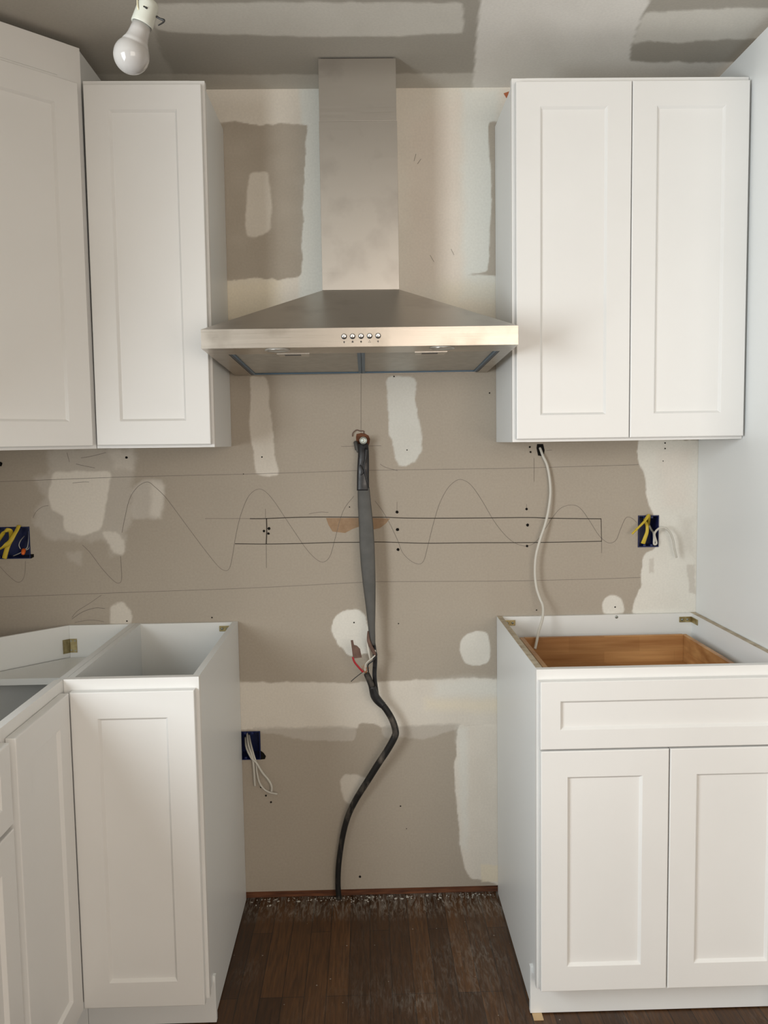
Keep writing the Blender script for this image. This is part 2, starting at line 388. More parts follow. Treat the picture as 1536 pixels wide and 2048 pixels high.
def grid_mesh(name, A, B, to3, cols_fn, mat, skip=None, attr='coat', scalar=False):
    nu, nv = len(A), len(B)
    gu, gv = np.meshgrid(A, B, indexing='ij')
    X, Y, Z = to3(gu, gv)
    co = np.stack([X, Y, Z], -1).reshape(-1, 3)
    i, j = np.meshgrid(np.arange(nu - 1), np.arange(nv - 1), indexing='ij')
    q = np.stack([i * nv + j, (i + 1) * nv + j, (i + 1) * nv + j + 1, i * nv + j + 1], -1).reshape(-1, 4)
    if skip:
        cu = (A[:-1] + A[1:])[:, None] / 2 + 0 * B[None, :-1]; cv = (B[:-1] + B[1:])[None, :] / 2 + 0 * A[:-1, None]
        keep = np.ones(cu.shape, bool)
        for a0, a1, b0, b1 in skip: keep &= ~((cu > a0) & (cu < a1) & (cv > b0) & (cv < b1))
        q = q[keep.reshape(-1)]
    me = bpy.data.meshes.new(name)
    me.vertices.add(len(co)); me.vertices.foreach_set('co', co.reshape(-1).astype(np.float32))
    me.loops.add(q.size); me.loops.foreach_set('vertex_index', q.reshape(-1).astype(np.int32))
    me.polygons.add(len(q)); me.polygons.foreach_set('loop_start', (np.arange(len(q)) * 4).astype(np.int32))
    me.polygons.foreach_set('loop_total', np.full(len(q), 4, np.int32))
    me.update(calc_edges=True)
    c = cols_fn(X, Y, Z)
    if scalar:
        at = me.attributes.new(attr, 'FLOAT', 'POINT'); at.data.foreach_set('value', c.reshape(-1).astype(np.float32))
    else:
        at = me.attributes.new(attr, 'FLOAT_COLOR', 'POINT')
        at.data.foreach_set('color', np.concatenate([c.reshape(-1, 3), np.ones((c.size // 3, 1))], 1).reshape(-1).astype(np.float32))
    me.materials.append(M[mat])
    o = bpy.data.objects.new(name, me); COL.objects.link(o); return o

def rect_of(px0, py0, px1, py1):
    a = P(px0, py0); b = P(px1, py1); return (a.x, b.x, b.z, a.z)
BOX_R = rect_of(1276, 1031, 1317, 1094)
BOX_L = rect_of(-52, 1055, 62, 1117)
BOX_LOW = rect_of(476, 1463, 522, 1519)
def lin(a, b, st, extra=()):
    v = np.concatenate([np.arange(a, b, st), [b], [e for e in extra if a < e < b]]); v = np.unique(np.round(v, 5))
    return v
MUDC = (.78, .735, .655); MUDG = (.76, .775, .73); MUDW = (.80, .785, .72); HALO = (.56, .52, .46)
CREAM = (.80, .72, .56); PINK = (.76, .66, .58)
PATCH = [
 # upper area: heavily coated
 ([(150, 150), (1560, 150), (1560, 700), (150, 700)], MUDC, 1, 3, 1),
 ([(925, 175), (998, 175), (998, 600), (925, 600)], MUDG, .9, 26, 4),
 ([(600, 175), (648, 175), (648, 610), (600, 610)], MUDG, .9, 14, 4),
 ([(440, 560), (560, 555), (560, 640), (440, 650)], CREAM, .7, 40, 6),
 ([(880, 560), (1000, 560), (1000, 640), (880, 640)], CREAM, .4, 40, 6),
 ([(820, 240), (910, 200), (920, 560), (820, 580)], PINK, .45, 50, 10),
 ([(395, 247), (470, 243), (500, 250), (560, 246), (613, 250), (607, 400), (602, 552), (560, 560), (520, 556), (395, 566)], PAPER, .96, 3, 4),
 ([(497, 345), (536, 340), (543, 400), (540, 465), (505, 478), (490, 470), (493, 400)], MUDC, .8, 5, 3),
 ([(976, 243), (1010, 243), (1010, 552), (930, 549), (975, 545), (984, 400)], PAPER, .95, 3, 2),
 ([(400, 690), (640, 700), (1010, 690), (1010, 640), (400, 640)], PAPER, .9, 12, 3),
 # stud runs below the hood
 ([(500, 752), (534, 752), (541, 820), (548, 900), (557, 953), (530, 953), (511, 948), (500, 850)], MUDC, .72, 4, 3),
 ([(774, 752), (832, 752), (833, 800), (842, 860), (846, 900), (832, 925), (800, 935), (788, 920), (778, 850)], MUDG, .70, 4, 4),
 # big patch left
 ([(95, 905), (175, 895), (265, 895), (272, 935), (262, 975), (262, 1030), (250, 1062), (252, 1105), (226, 1116), (215, 1082), (160, 1078), (100, 1082), (64, 1047), (68, 1025), (92, 1000), (66, 952), (95, 945)], HALO, .75, 16, 9),
 ([(215, 905), (262, 900), (268, 940), (228, 940)], MUDC, .35, 16, 6),
 ([(262, 975), (288, 958), (326, 959), (332, 985), (324, 1012), (320, 1038), (262, 1040)], HALO, .85, 7, 4),
 ([(303, 962), (330, 970), (322, 1036), (300, 1030)], MUDC, .5, 14, 4),
 ([(103, 943), (223, 943), (214, 1000), (204, 1060), (170, 1072), (130, 1062), (128, 1030), (103, 1020), (97, 990)], MUDC, .88, 5, 3),
 ([(205, 1060), (225, 1065), (253, 1085), (248, 1112), (228, 1112), (218, 1085)], MUDC, .6, 5, 6),
 ([(130, 1108), (165, 1103), (160, 1130), (142, 1124)], HALO, .5, 10, 7),
 ([(218, 1225), (222, 1210), (245, 1203), (262, 1220), (263, 1250), (220, 1250)], MUDC, .68, 4, 3),
 # corner run on the right
 ([(1275, 880), (1420, 880), (1420, 1230), (1263, 1230), (1268, 1205), (1283, 1170), (1284, 1120), (1290, 1105), (1312, 1096), (1316, 1060), (1306, 1030), (1292, 995), (1289, 945), (1277, 925)], MUDW, .92, 3, 3),
 ([(1318, 900), (1385, 900), (1385, 1015), (1330, 1015)], PINK, .35, 40, 8),
 ([(1360, 1035), (1385, 1040), (1388, 1110), (1362, 1100)], HALO, .45, 24, 8),
 ([(1375, 1130), (1390, 1130), (1390, 1190), (1376, 1186)], HALO, .75, 3, 4),
 ([(1298, 1116), (1308, 1116), (1308, 1145), (1299, 1150)], HALO, .7, 3, 4),
 ([(1204, 1228), (1206, 1200), (1222, 1187), (1240, 1194), (1249, 1212), (1249, 1228)], MUDW, .85, 3, 2),
 # spots
 ([(668, 1232), (690, 1218), (718, 1216), (728, 1228), (738, 1262), (742, 1300), (735, 1310), (695, 1310), (690, 1300), (672, 1285), (662, 1262)], MUDW, .95, 3, 4),
 ([(924, 1272), (948, 1261), (975, 1263), (981, 1290), (979, 1324), (955, 1333), (930, 1326), (918, 1303)], MUDW, .85, 3, 2),
 ([(687, 1548), (715, 1550), (742, 1556), (720, 1590), (697, 1612), (686, 1600), (680, 1570)], MUDC, .62, 4, 3),
 # horizontal joint
 ([(440, 1364), (700, 1366), (840, 1359), (1010, 1357), (1010, 1452), (925, 1451), (840, 1453), (765, 1455), (712, 1456), (600, 1458), (440, 1460)], MUDC, .86, 4, 3),
 ([(850, 1400), (1000, 1398), (1000, 1425), (850, 1420)], CREAM, .6, 24, 4),
 ([(870, 1360), (1000, 1358), (1000, 1392), (870, 1392)], MUDG, .5, 24, 4),
 ([(500, 1455), (600, 1455), (712, 1452), (708, 1482), (610, 1481), (560, 1470), (520, 1465)], HALO, .75, 4, 4),
 ([(762, 1452), (925, 1448), (915, 1462), (880, 1470), (840, 1478), (768, 1476)], HALO, .7, 4, 4),
 ([(716, 1449), (748, 1446), (764, 1456), (764, 1472), (714, 1472)], PAPER, .95, 3, 4),
 # lower right run
 ([(917, 1450), (1010, 1450), (1010, 1775), (985, 1764), (958, 1757), (940, 1758), (925, 1720), (916, 1650), (913, 1600), (909, 1540), (913, 1490)], MUDC, .93, 3, 3),
 ([(915, 1455), (935, 1455), (935, 1700), (922, 1690)], MUDG, .5, 16, 4),
 ([(962, 1728), (1000, 1730), (1000, 1762), (962, 1764)], CREAM, .8, 3, 2),
]
def wall_cols(X, Y, Z):
    U, V = proj(X, Y, Z); U = U.reshape(-1); V = V.reshape(-1)
    c = np.empty((U.size, 3)); c[:] = PAPER
    c *= (1 + .05 * (fbm(U, V, 90, 77) - .5))[:, None]
    coat(c, U, V, PATCH)
    return c
xs = np.unique(np.concatenate([lin(XL, -1.25, .07), lin(-1.25, 1.03, .0035, (BOX_R[0], BOX_R[1], BOX_L[0], BOX_L[1], BOX_LOW[0], BOX_LOW[1])), lin(1.03, XR, .2)]))
zs = lin(.028, ZC, .0035, (BOX_R[2], BOX_R[3], BOX_L[2], BOX_L[3], BOX_LOW[2], BOX_LOW[3]))
wall_back = struct(grid_mesh('wall_back', xs, zs, lambda u, v: (u, 0 * u, v), wall_cols, 'drywall', skip=[BOX_R, BOX_L, BOX_LOW]))

# ceiling
CMUD = (.74, .72, .665)
CP = [
 ([(-500, -200), (318, -200), (306, 30), (312, 60), (322, 110), (345, 146), (345, 300), (-500, 300)], CMUD, .35, 8, 3),
 ([(300, 8), (560, 4), (927, 6), (927, 66), (780, 73), (640, 74), (500, 70), (380, 66), (310, 60)], CMUD, .80, 5, 2),
 ([(120, 148), (560, 149), (950, 146), (950, 300), (120, 300)], CMUD, .55, 4, 2),
 ([(968, -60), (1330, -60), (1290, 20), (1262, 90), (1258, 124), (1600, 124), (1600, 400), (944, 400), (946, 148), (955, 60)], (.82, .80, .76), .95, 5, 3),
 ([(1262, 90), (1290, 26), (1400, 18), (1600, 14), (1600, 78), (1420, 80), (1370, 86), (1290, 82)], CMUD, .85, 5, 3),
 ([(1262, 90), (1290, 26), (1350, 30), (1330, 80), (1290, 82)], CMUD, .2, 10, 3),
]
def ceil_cols(X, Y, Z):
    U, V = proj(X, np.maximum(Y, -1.6), Z); U = U.reshape(-1); V = V.reshape(-1)
    c = np.empty((U.size, 3)); c[:] = (.40, .375, .33)
    coat(c, U, V, CP, seed=60)
    return c
cx = np.unique(np.concatenate([lin(XL, 1.4, .007), lin(1.4, XR, .2)])); cy = np.unique(np.concatenate([lin(YR, -1.2, .2), lin(-1.2, 0, .007)]))
ceiling = struct(grid_mesh('ceiling', cx, cy, lambda u, v: (u, v, 0 * u + ZC), ceil_cols, 'ceil'))

# floor
def dust(X, Y, Z):
    d = np.clip(1 + (Y + .0) / .13, 0, 1) ** .7 * (1.4 + .9 * fbm(X, Y, .05, 5))
    d += np.clip(1 + Y / .25, 0, 1) * np.clip((X - .1) / .3, 0, 1) * .7
    cl = np.clip(fbm(X, Y, .16, 21) * 2.4 - 1.1, 0, 1)
    d += cl * .45 * (Y > -1.3) + np.clip(1 - np.hypot((X - .27) / .12, (Y + .30) / .16), 0, 1) * .7
    d += np.clip(1 - np.hypot((X - .10) / .06, (Y + .50) / .05), 0, 1) * .9
    d += np.clip(1 - np.hypot((X + .35) / .06, (Y + .36) / .08), 0, 1) * .5
    return np.clip(d * .6, 0, 1)
fx = np.unique(np.concatenate([lin(XL, -.8, .1), lin(-.8, 1.1, .008), lin(1.1, XR, .2)])); fy = np.unique(np.concatenate([lin(YR, -1.4, .2), lin(-1.4, .06, .008)]))
floor = struct(grid_mesh('floor', fx, fy, lambda u, v: (u, v, 0 * u), dust, 'floor', attr='dust', scalar=True))

# wood plate in the gap below the drywall
bm = new(); box(bm, XL, XR, .014, .06, 0.001, .06); struct(obj('trim_1', bm, 'brownwood'))
# other walls
bm = new(); box(bm, XL, XR, .078, .10, 0, ZC); struct(obj('wall_back_core', bm, 'hole'))
bpy.data.objects['wall_back_core'].name = 'trim_2'
W1 = (-2.84, -1.58, 1.03, 2.08)    # window in the left wall: y0 y1 z0 z1
bm = new()
for a in ((YR, W1[0], 0, ZC), (W1[1], .10, 0, ZC), (W1[0], W1[1], 0, W1[2]), (W1[0], W1[1], W1[3], ZC)):
    box(bm, XL - .10, XL, a[0], a[1], a[2], a[3])
struct(obj('wall_left', bm, 'plain_wall'))
bm = new(); box(bm, XR, XR + .1, YR, .10, 0, ZC); struct(obj('wall_right', bm, 'plain_wall'))
W2 = (.10, 2.10, .65, 2.25)  # unseen rear window opening, added to carry the fill lamp
bm = new()
for a in ((XL - .1, W2[0], 0, ZC), (W2[1], XR + .1, 0, ZC), (W2[0], W2[1], 0, W2[2]), (W2[0], W2[1], W2[3], ZC)):
    box(bm, a[0], a[1], YR - .10, YR, a[2], a[3])
struct(obj('wall_rear', bm, 'plain_wall'))
bm = new()
x = XL - .06
for a in ((W1[0], W1[0] + .05, W1[2], W1[3]), (W1[1] - .05, W1[1], W1[2], W1[3]), (W1[0], W1[1], W1[2], W1[2] + .05), (W1[0], W1[1], W1[3] - .05, W1[3]), (W1[0], W1[1], 1.58, 1.62)):
    box(bm, x, x + .04, *a)
w1 = struct(obj('window_1', bm, 'frame'))
bm = new(); box(bm, x + .016, x + .022, W1[0] + .04, W1[1] - .04, W1[2] + .04, W1[3] - .04); obj('pane', bm, 'glass', w1)
bm = new()
for a in ((W2[0], W2[0] + .05, W2[2], W2[3]), (W2[1] - .05, W2[1], W2[2], W2[3]), (W2[0], W2[1], W2[2], W2[2] + .05), (W2[0], W2[1], W2[3] - .05, W2[3]), (1.08, 1.12, W2[2], W2[3])):
    box(bm, a[0], a[1], YR - .06, YR - .02, a[2], a[3])
w2 = struct(obj('fill_window_rear', bm, 'frame'))  # frame of the added rear window
bm = new(); box(bm, W2[0] + .04, W2[1] - .04, YR - .044, YR - .038, W2[2] + .04, W2[3] - .04); obj('pane', bm, 'glass', w2)

# ------------------------------------------------------------------ marks on the wall: pencil, knife cuts, screw holes
def ribbon(bm, pts, w, y=-.0006, sm=6):
    pts = [P(*p) for p in pts]
    if sm: pts = smooth_pts(pts, sm)
    prev = None
    for i, p in enumerate(pts):
        t = (pts[min(i + 1, len(pts) - 1)] - pts[max(i - 1, 0)]).normalized(); n = Vector((-t.z, 0, t.x)) * w / 2
        a = bm.verts.new((p.x + n.x, y, p.z + n.z)); b = bm.verts.new((p.x - n.x, y, p.z - n.z))
        if prev: bm.faces.new((prev[0], prev[1], b, a))
        prev = (a, b)
def mark(name, pts, w, mat, sm=6, y=-.0006):
    bm = new(); ribbon(bm, pts, w, y, sm); o = obj(name, bm, mat, wall_back); return o
PL = [
 ([(-40, 965), (0, 963.5), (250, 954), (500, 948), (711, 941.5), (780, 940), (1000, 937), (1100, 934.5), (1277, 929.5)], .0011),
 ([(-40, 1195), (0, 1194), (250, 1185), (500, 1176), (715, 1165), (760, 1163.5), (1000, 1162), (1150, 1159), (1281, 1155)], .0011),
 ([(0, 1133), (16, 1150), (34, 1164), (45, 1160), (50, 1145), (51, 1122)], .0010),
 ([(66, 1036), (72, 1024), (84, 1014), (97, 1011)], .0010),
 ([(165, 1090), (180, 1105), (205, 1138), (228, 1162), (238, 1166), (243, 1160), (243, 1140), (241, 1112)], .0011),
 ([(244, 1065), (250, 1035), (257, 1005), (266, 985), (280, 970), (296, 964), (310, 974), (330, 993), (352, 1022), (380, 1060), (410, 1100), (436, 1132), (450, 1141), (459, 1136), (465, 1112), (471, 1075), (480, 1035), (493, 1000), (505, 984), (519, 978), (533, 985), (550, 1005), (570, 1035), (590, 1065), (612, 1097), (632, 1118), (647, 1124), (660, 1112), (670, 1078), (680, 1040), (690, 1015), (708, 992)], .0011),
 ([(750, 1002), (765, 1022), (780, 1048), (795, 1080), (805, 1105), (822, 1122), (838, 1128), (848, 1120), (856, 1090), (866, 1050), (878, 1010), (893, 980), (908, 964), (921, 959), (936, 965), (950, 980), (968, 1008), (988, 1042), (1010, 1070), (1030, 1086), (1052, 1092), (1070, 1085), (1085, 1066), (1105, 1035), (1122, 1016), (1143, 1010), (1160, 1016), (1178, 1040), (1195, 1067), (1207, 1080), (1219, 1086), (1232, 1080), (1241, 1058), (1250, 1038), (1257, 1034), (1266, 1038), (1273, 1045)], .0011),
 ([(722, 748), (722, 868)], .0010), ([(682, 893), (710, 892)], .0011), ([(738, 892), (762, 891.5)], .0011),
 ([(410, 1037), (500, 1037)], .0011), ([(760, 928), (772, 935), (795, 941)], .0011),
 ([(531, 1018), (531, 1036)], .0010), ([(532.5, 1090), (533, 1136)], .0012), ([(1203, 1080), (1203, 1106)], .0012),
 ([(618, 1028), (632, 1025), (645, 1024), (657, 1025)], .0011),
 ([(144, 1238), (165, 1224), (190, 1216), (210, 1217)], .0013), ([(144, 1235), (155, 1222), (180, 1206), (203, 1190)], .0010), ([(150, 1245), (180, 1240), (208, 1243)], .001),
 ([(152, 928), (170, 932), (190, 936)], .0012), ([(162, 916), (185, 912), (212, 905)], .0012), ([(134, 905), (139, 924)], .001), ([(145, 966), (165, 964), (178, 964)], .001),
 ([(1068, 916), (1068, 963)], .0010), ([(794, 1004), (794, 1020)], .0009), ([(1053, 1008), (1053, 1016)], .0009), ([(1093, 901), (1104, 900)], .001),
 ([(842, 318), (835, 328)], .001), ([(860, 510), (868, 524)], .001), ([(902, 498), (908, 510)], .001), ([(832, 308), (828, 322)], .001),
]
for pts, w in PL: mark('pencil_line', pts, w, 'pencil')
CUTS = [
 ([(500, 1037.2), (533, 1037), (600, 1034.5), (660, 1034), (720, 1034.5), (770, 1034.5), (808, 1036), (870, 1036.5), (960, 1036), (1060, 1035), (1100, 1036.5), (1202, 1037.5)], .0024),
 ([(470, 1087.5), (533, 1088), (600, 1087), (660, 1085), (715, 1084.5), (770, 1084), (850, 1086.5), (940, 1085.5), (1060, 1085), (1130, 1084), (1203, 1082.5)], .0022),
 ([(533, 1037), (533.5, 1060), (532.5, 1088)], .0030), ([(1202, 1037), (1202.5, 1060), (1203, 1083)], .0016),
]
for pts, w in CUTS: mark('knife_cut', pts, w, 'cut', 4, -.0009)
for poly in ([(652, 1036), (657, 1050), (665, 1063), (690, 1066), (705, 1058), (722, 1052), (722, 1036)], [(742, 1036), (742, 1060), (760, 1056), (772, 1047), (780, 1037)]):
    bm = new(); bm.faces.new([bm.verts.new((P(*q).x, -.0004, P(*q).z)) for q in poly]); obj('torn_paper', bm, 'torn', wall_back, 'brown torn drywall paper')
HOLES = [(524, 914, 3), (794, 1024, 6), (795, 1059, 6.5), (796, 1099, 6), (1053, 1018, 5), (1055, 1050, 6), (1054, 1092, 5), (1059.5, 894, 4), (1061, 904, 4), (1330, 886, 3), (1330, 897, 3),
 (720, 1753, 5), (424, 1235, 3), (254, 1242, 3), (1073, 1220, 2.6), (1230, 1214, 3), (253, 915, 5), (528, 1062, 5), (538, 1057, 6), (537, 1067, 5), (979, 786, 3), (708, 1245, 3), (522, 1574, 4), (532, 1591, 4),
 (542, 1604, 4), (814, 900, 2.5), (801, 1612, 3), (813, 1657, 2), (487, 948, 2), (797, 1247, 2.4), (699, 1014, 2.4), (788, 753, 3), (0, 928, 10), (1326, 922, 2)]
for (u, v, r) in HOLES:
    c = P(u, v); r = r / 1340; bm = new()
    ring = [(r * (1 + .12 * math.sin(k * 2.3 + u)) * math.cos(2 * math.pi * k / 14), r * (1 + .12 * math.cos(k * 1.7 + v)) * math.sin(2 * math.pi * k / 14)) for k in range(14)]
    bm.faces.new([bm.verts.new((c.x + a, -.0012, c.z + b)) for a, b in ring]); obj('screw_hole', bm, 'hole', wall_back)
# ragged hole round the pipe, chip near the ceiling, hole for the white cable
def blob(name, poly, mat, y, label=None):
    bm = new(); bm.faces.new([bm.verts.new((P(*q).x, y, P(*q).z)) for q in poly]); return obj(name, bm, mat, wall_back, label)
blob('pipe_hole', [(712, 874), (713, 868), (722, 866), (730, 867), (737, 871), (740, 878), (739, 886), (735, 898), (718, 900), (713, 892)], 'brownwood', -.0010)
bm = new(); tube(bm, [P(705, 873, -.004), P(706, 866, -.006), (P(713, 860, -.006)), P(720, 862, -.005), P(727, 862, -.004), P(727, 868, -.003)], .0014, 6); obj('torn_edge', bm, 'oldpaper', wall_back)
blob('cable_hole', [(1073, 896), (1074, 888), (1086, 888), (1089, 900), (1088, 908), (1082, 912), (1076, 911)], 'hole', -.0010)
blob('wall_chip', [(1007, 187), (1018, 183), (1016, 190), (1013, 197)], 'terracotta', -.0010, 'terracotta brick showing through a chip')
blob('box_gap', [(520, 1500), (527, 1505), (532, 1512), (530, 1518), (520, 1519)], 'hole', -.0009)
blob('box_gap', [(60, 1108), (68, 1108), (68, 1114), (62, 1117)], 'hole', -.0009)

# ------------------------------------------------------------------ wall cabinets
def wall_cabinet(name, label, x0, x1, doors, z0=1.417, zt=2.3466, zb=2.334, yf=-.300):
    t = thing(name, label, 'wall cabinet', ((x0 + x1) / 2, 0, z0))
    face_frame(t, x0, x1, z0, zt, yf, [(z0, z0 + .038), (zt - .045, zt)])
    for s in (0, 1):
        bm = new(); xa = x0 + .003 if s == 0 else x1 - .003 - .016
        box(bm, xa, xa + .016, yf + .019, -.0015, z0, zb); obj('side_panel', bm, 'side', t)
    bm = new(); box(bm, x0 + .019, x1 - .019, yf + .019, -.0015, z0 + .012, z0 + .026); obj('bottom_panel', bm, 'melamine', t)
    bm = new(); box(bm, x0 + .019, x1 - .019, yf + .019, -.0015, zb - .016, zb); obj('top_panel', bm, 'melamine', t)
    bm = new(); box(bm, x0 + .019, x1 - .019, -.009, -.0016, z0 + .026, zb - .016); obj('back_panel', bm, 'melamine', t)
    for a, b in doors: door('door', t, a, b, z0 + .0075, zt - .0155, yf - .0015)
    return t
wa = wall_cabinet('wall_cabinet', 'narrow white shaker wall cabinet with one door, left of the range hood', -.7068, -.399, [(-.7005, -.405)])
wa.rotation_euler = (0, math.radians(.22), 0)
wb = wall_cabinet('wall_cabinet', 'wide white shaker wall cabinet with two doors, right of the range hood', .3885, 1.0030, [(.3960, .6932), (.6955, .9975)])

# diagonal corner wall cabinet
t = thing('corner_wall_cabinet', 'white diagonal corner wall cabinet, taller than the one beside it, at the left edge', 'corner cabinet', (-1.0, -.3, 1.417))
A = Vector((-.7078, -.300)); B = Vector((-1.0125, -.6047))
fp = [(-.7108, -.002), (-.7108, -.290), (-1.0, -.5795), (-1.0125, -.602), (-1.317, -.602), (-1.317, -.002)]
bm = new(); prism(bm, fp, 1.4172, 2.424); obj('carcass', bm, 'side', t)
R45 = Matrix.Translation((B.x, B.y, 0)) @ Matrix.Rotation(math.radians(45), 4, 'Z')    # local x runs from B to A
Ld = (A - B).length
def dbox(bm, x0, x1, y0, y1, z0, z1, bev=0):
    b2 = new(); box(b2, x0, x1, y0, y1, z0, z1, bev); b2.transform(R45)
    me = bpy.data.meshes.new('tmp'); b2.to_mesh(me); b2.free(); bm.from_mesh(me); bpy.data.meshes.remove(me)
bm = new()
dbox(bm, 0, .038, 0, .019, 1.417, 2.427, .0008); dbox(bm, Ld - .038, Ld, 0, .019, 1.417, 2.427, .0008)
dbox(bm, .037, Ld - .037, .0001, .019, 1.417, 1.455); dbox(bm, .037, Ld - .037, .0001, .019, 2.30, 2.427)
obj('face_frame', bm, 'white', t)
bm = new(); shaker(bm, Ld - .040, 2.331 - 1.4245, mat=R45 @ Matrix.Translation((.020, -.0015, 1.4245))); obj('door', bm, 'white', t)
bm = new(); dbox(bm, .0625, Ld - .0625, -.0018, -.0002, 2.344, 2.391); obj('riser_trim', bm, 'white', t)

# wall cabinet further along the left wall, just outside the picture
t = thing('wall_cabinet', 'white two door wall cabinet on the left wall, left of the corner wall cabinet', 'wall cabinet', (-1.16, -.99, 1.417))
bm = new(); box(bm, -1.318, -1.0345, -1.515, -.6075, 1.4172, 2.424); obj('carcass', bm, 'side', t)
bm = new(); box(bm, -1.034, -1.015, -1.515, -.6075, 1.417, 2.427, .0008); obj('face_frame', bm, 'white', t)
for y0 in (-1.510, -1.059):
    bm = new(); shaker(bm, .447, 2.331 - 1.4245, mat=Matrix.Translation((-1.0135, y0, 1.4245)) @ Matrix.Rotation(math.radians(90), 4, 'Z')); obj('door', bm, 'white', t)

# ------------------------------------------------------------------ base cabinets
ZB = .8885
def side_profile(yf=-.6015, back=-.0015, toe=-.545, zt=ZB - .002):
    return [(back, .004), (toe, .004), (toe, .108), (yf, .108), (yf, zt), (back, zt)]
def bracket(parent, p, dx, dy, name='corner_bracket'):
    """L shaped zinc strip: one leg along x on the back panel, the other along the side"""
    bm = new(); x, y, z = p; L = .038; h = .017
    lo, hi = (x, x + dx * L) if dx > 0 else (x + dx * L, x)
    box(bm, lo, hi, y - .0022, y, z - h / 2, z + h / 2, .0006)
    lo2 = x if dx > 0 else x - .0022
    box(bm, lo2, lo2 + .0022, y - dy, y, z - h / 2, z + h / 2, .0006)
    o = obj(name, bm, 'brass', parent)
    for k in (.35, .78):
        bm = new(); lathe(bm, [(.0035, 0), (.0035, .0012), (.001, .0022)], (x + dx * L * k, y - .0022, z), (0, -1, 0), 12); obj('screw', bm, 'galv', o)
    return o

# right: sink-width base with drawer and two doors
xD0, xD1, YF = .3874, 1.0030, -.6205
t = thing('base_cabinet', 'white base cabinet without worktop, one drawer over two doors, right of the range gap', 'base cabinet', (.695, -.3, 0))
for s in (0, 1):
    bm = new(); xa = xD0 + .003 if s == 0 else xD1 - .016 - .0005
    slab_x(bm, side_profile(), xa, xa + .016); o = obj('side_panel', bm, 'side', t)
    bm = new(); box(bm, xa + .0005, xa + .0155, -.6, -.002, ZB - .0019, ZB - .0009); obj('plywood_edge', bm, 'ply', o, 'raw plywood top edge')
bm = new(); box(bm, xD0 + .019, xD1 - .0165, -.014, -.002, .12, ZB - .002); o = obj('back_panel', bm, 'melamine', t)
bm = new(); lathe(bm, [(.0045, 0), (.0045, .001), (.002, .002)], P(1233, 1234, -.014), (0, -1, 0), 14); obj('screw', bm, 'galv', o)
bm = new(); box(bm, xD0 + .019, xD1 - .0165, -.60, -.014, .11, .125); obj('bottom_panel', bm, 'melamine', t)
face_frame(t, xD0, xD1, .106, ZB + .001, YF, [(.106, .14), (.69, .72), (.8555, ZB + .001)])
door('door', t, .3935, .6938, .1125, .7005, YF - .0015); door('door', t, .6965, .9975, .1125, .7005, YF - .0015)
# drawer: wooden box with a white front
bm = new()
dx0, dx1, dy0, dy1, dz0, dz1 = .446, .946, -.600, -.078, .748, .838
box(bm, dx0, dx0 + .013, dy0, dy1, dz0, dz1, .001); box(bm, dx1 - .013, dx1, dy0, dy1, dz0, dz1, .001)
box(bm, dx0 + .013, dx1 - .013, dy1 - .013, dy1, dz0, dz1 + .001, .001); box(bm, dx0 + .013, dx1 - .013, dy0, dy0 + .013, dz0, dz1 - .001, .001)
box(bm, dx0 + .004, dx1 - .004, dy0 + .004, dy1 - .004, dz0 + .006, dz0 + .012)
dr = obj('drawer', bm, 'wood', t, 'light wooden drawer box')
bm = new(); shaker(bm, .9975 - .3925, .8655 - .7045, mat=Matrix.Translation((.3925, YF - .0015, .7045)), stile=.052); obj('drawer_front', bm, 'white', dr)
for x in (.425, .958):
    bm = new(); box(bm, x, x + .010, -.60, -.10, .770, .806); obj('drawer_runner', bm, 'melamine', t)
bm = new(); box(bm, .3835, xD1, -.5615, -.5465, .003, .124, .001); obj('toe_kick', bm, 'side', t)
bracket(t, (xD0 + .0195, -.0142, .868), 1, .03); bracket(t, (xD1 - .0170, -.0142, .868), -1, .05)

# left: narrow base
xC0, xC1 = -.7066, -.3958
t = thing('base_cabinet', 'narrow white base cabinet without worktop, single door, left of the range gap', 'base cabinet', (-.55, -.3, 0))
for s in (0, 1):
    bm = new(); xa = xC0 + .0005 if s == 0 else xC1 - .019
    slab_x(bm, side_profile(), xa, xa + .016); o = obj('side_panel', bm, 'side', t)
bm = new(); box(bm, xC0 + .0165, xC1 - .019, -.014, -.002, .12, ZB - .002); obj('back_panel', bm, 'melamine', t)
bm = new(); box(bm, xC0 + .0165, xC1 - .019, -.60, -.014, .11, .125); obj('bottom_panel', bm, 'melamine', t)
face_frame(t, xC0, xC1, .106, ZB + .001, YF, [(.106, .14), (.85, ZB + .001)])
door('door', t, -.6870, -.4035, .1035, .8640, YF - .0015)
bm = new(); box(bm, -.7062, -.3930, -.5615, -.5465, .003, .122, .001); obj('toe_kick', bm, 'side', t)
bracket(t, (xC1 - .0195, -.0142, .868), -1, .045)

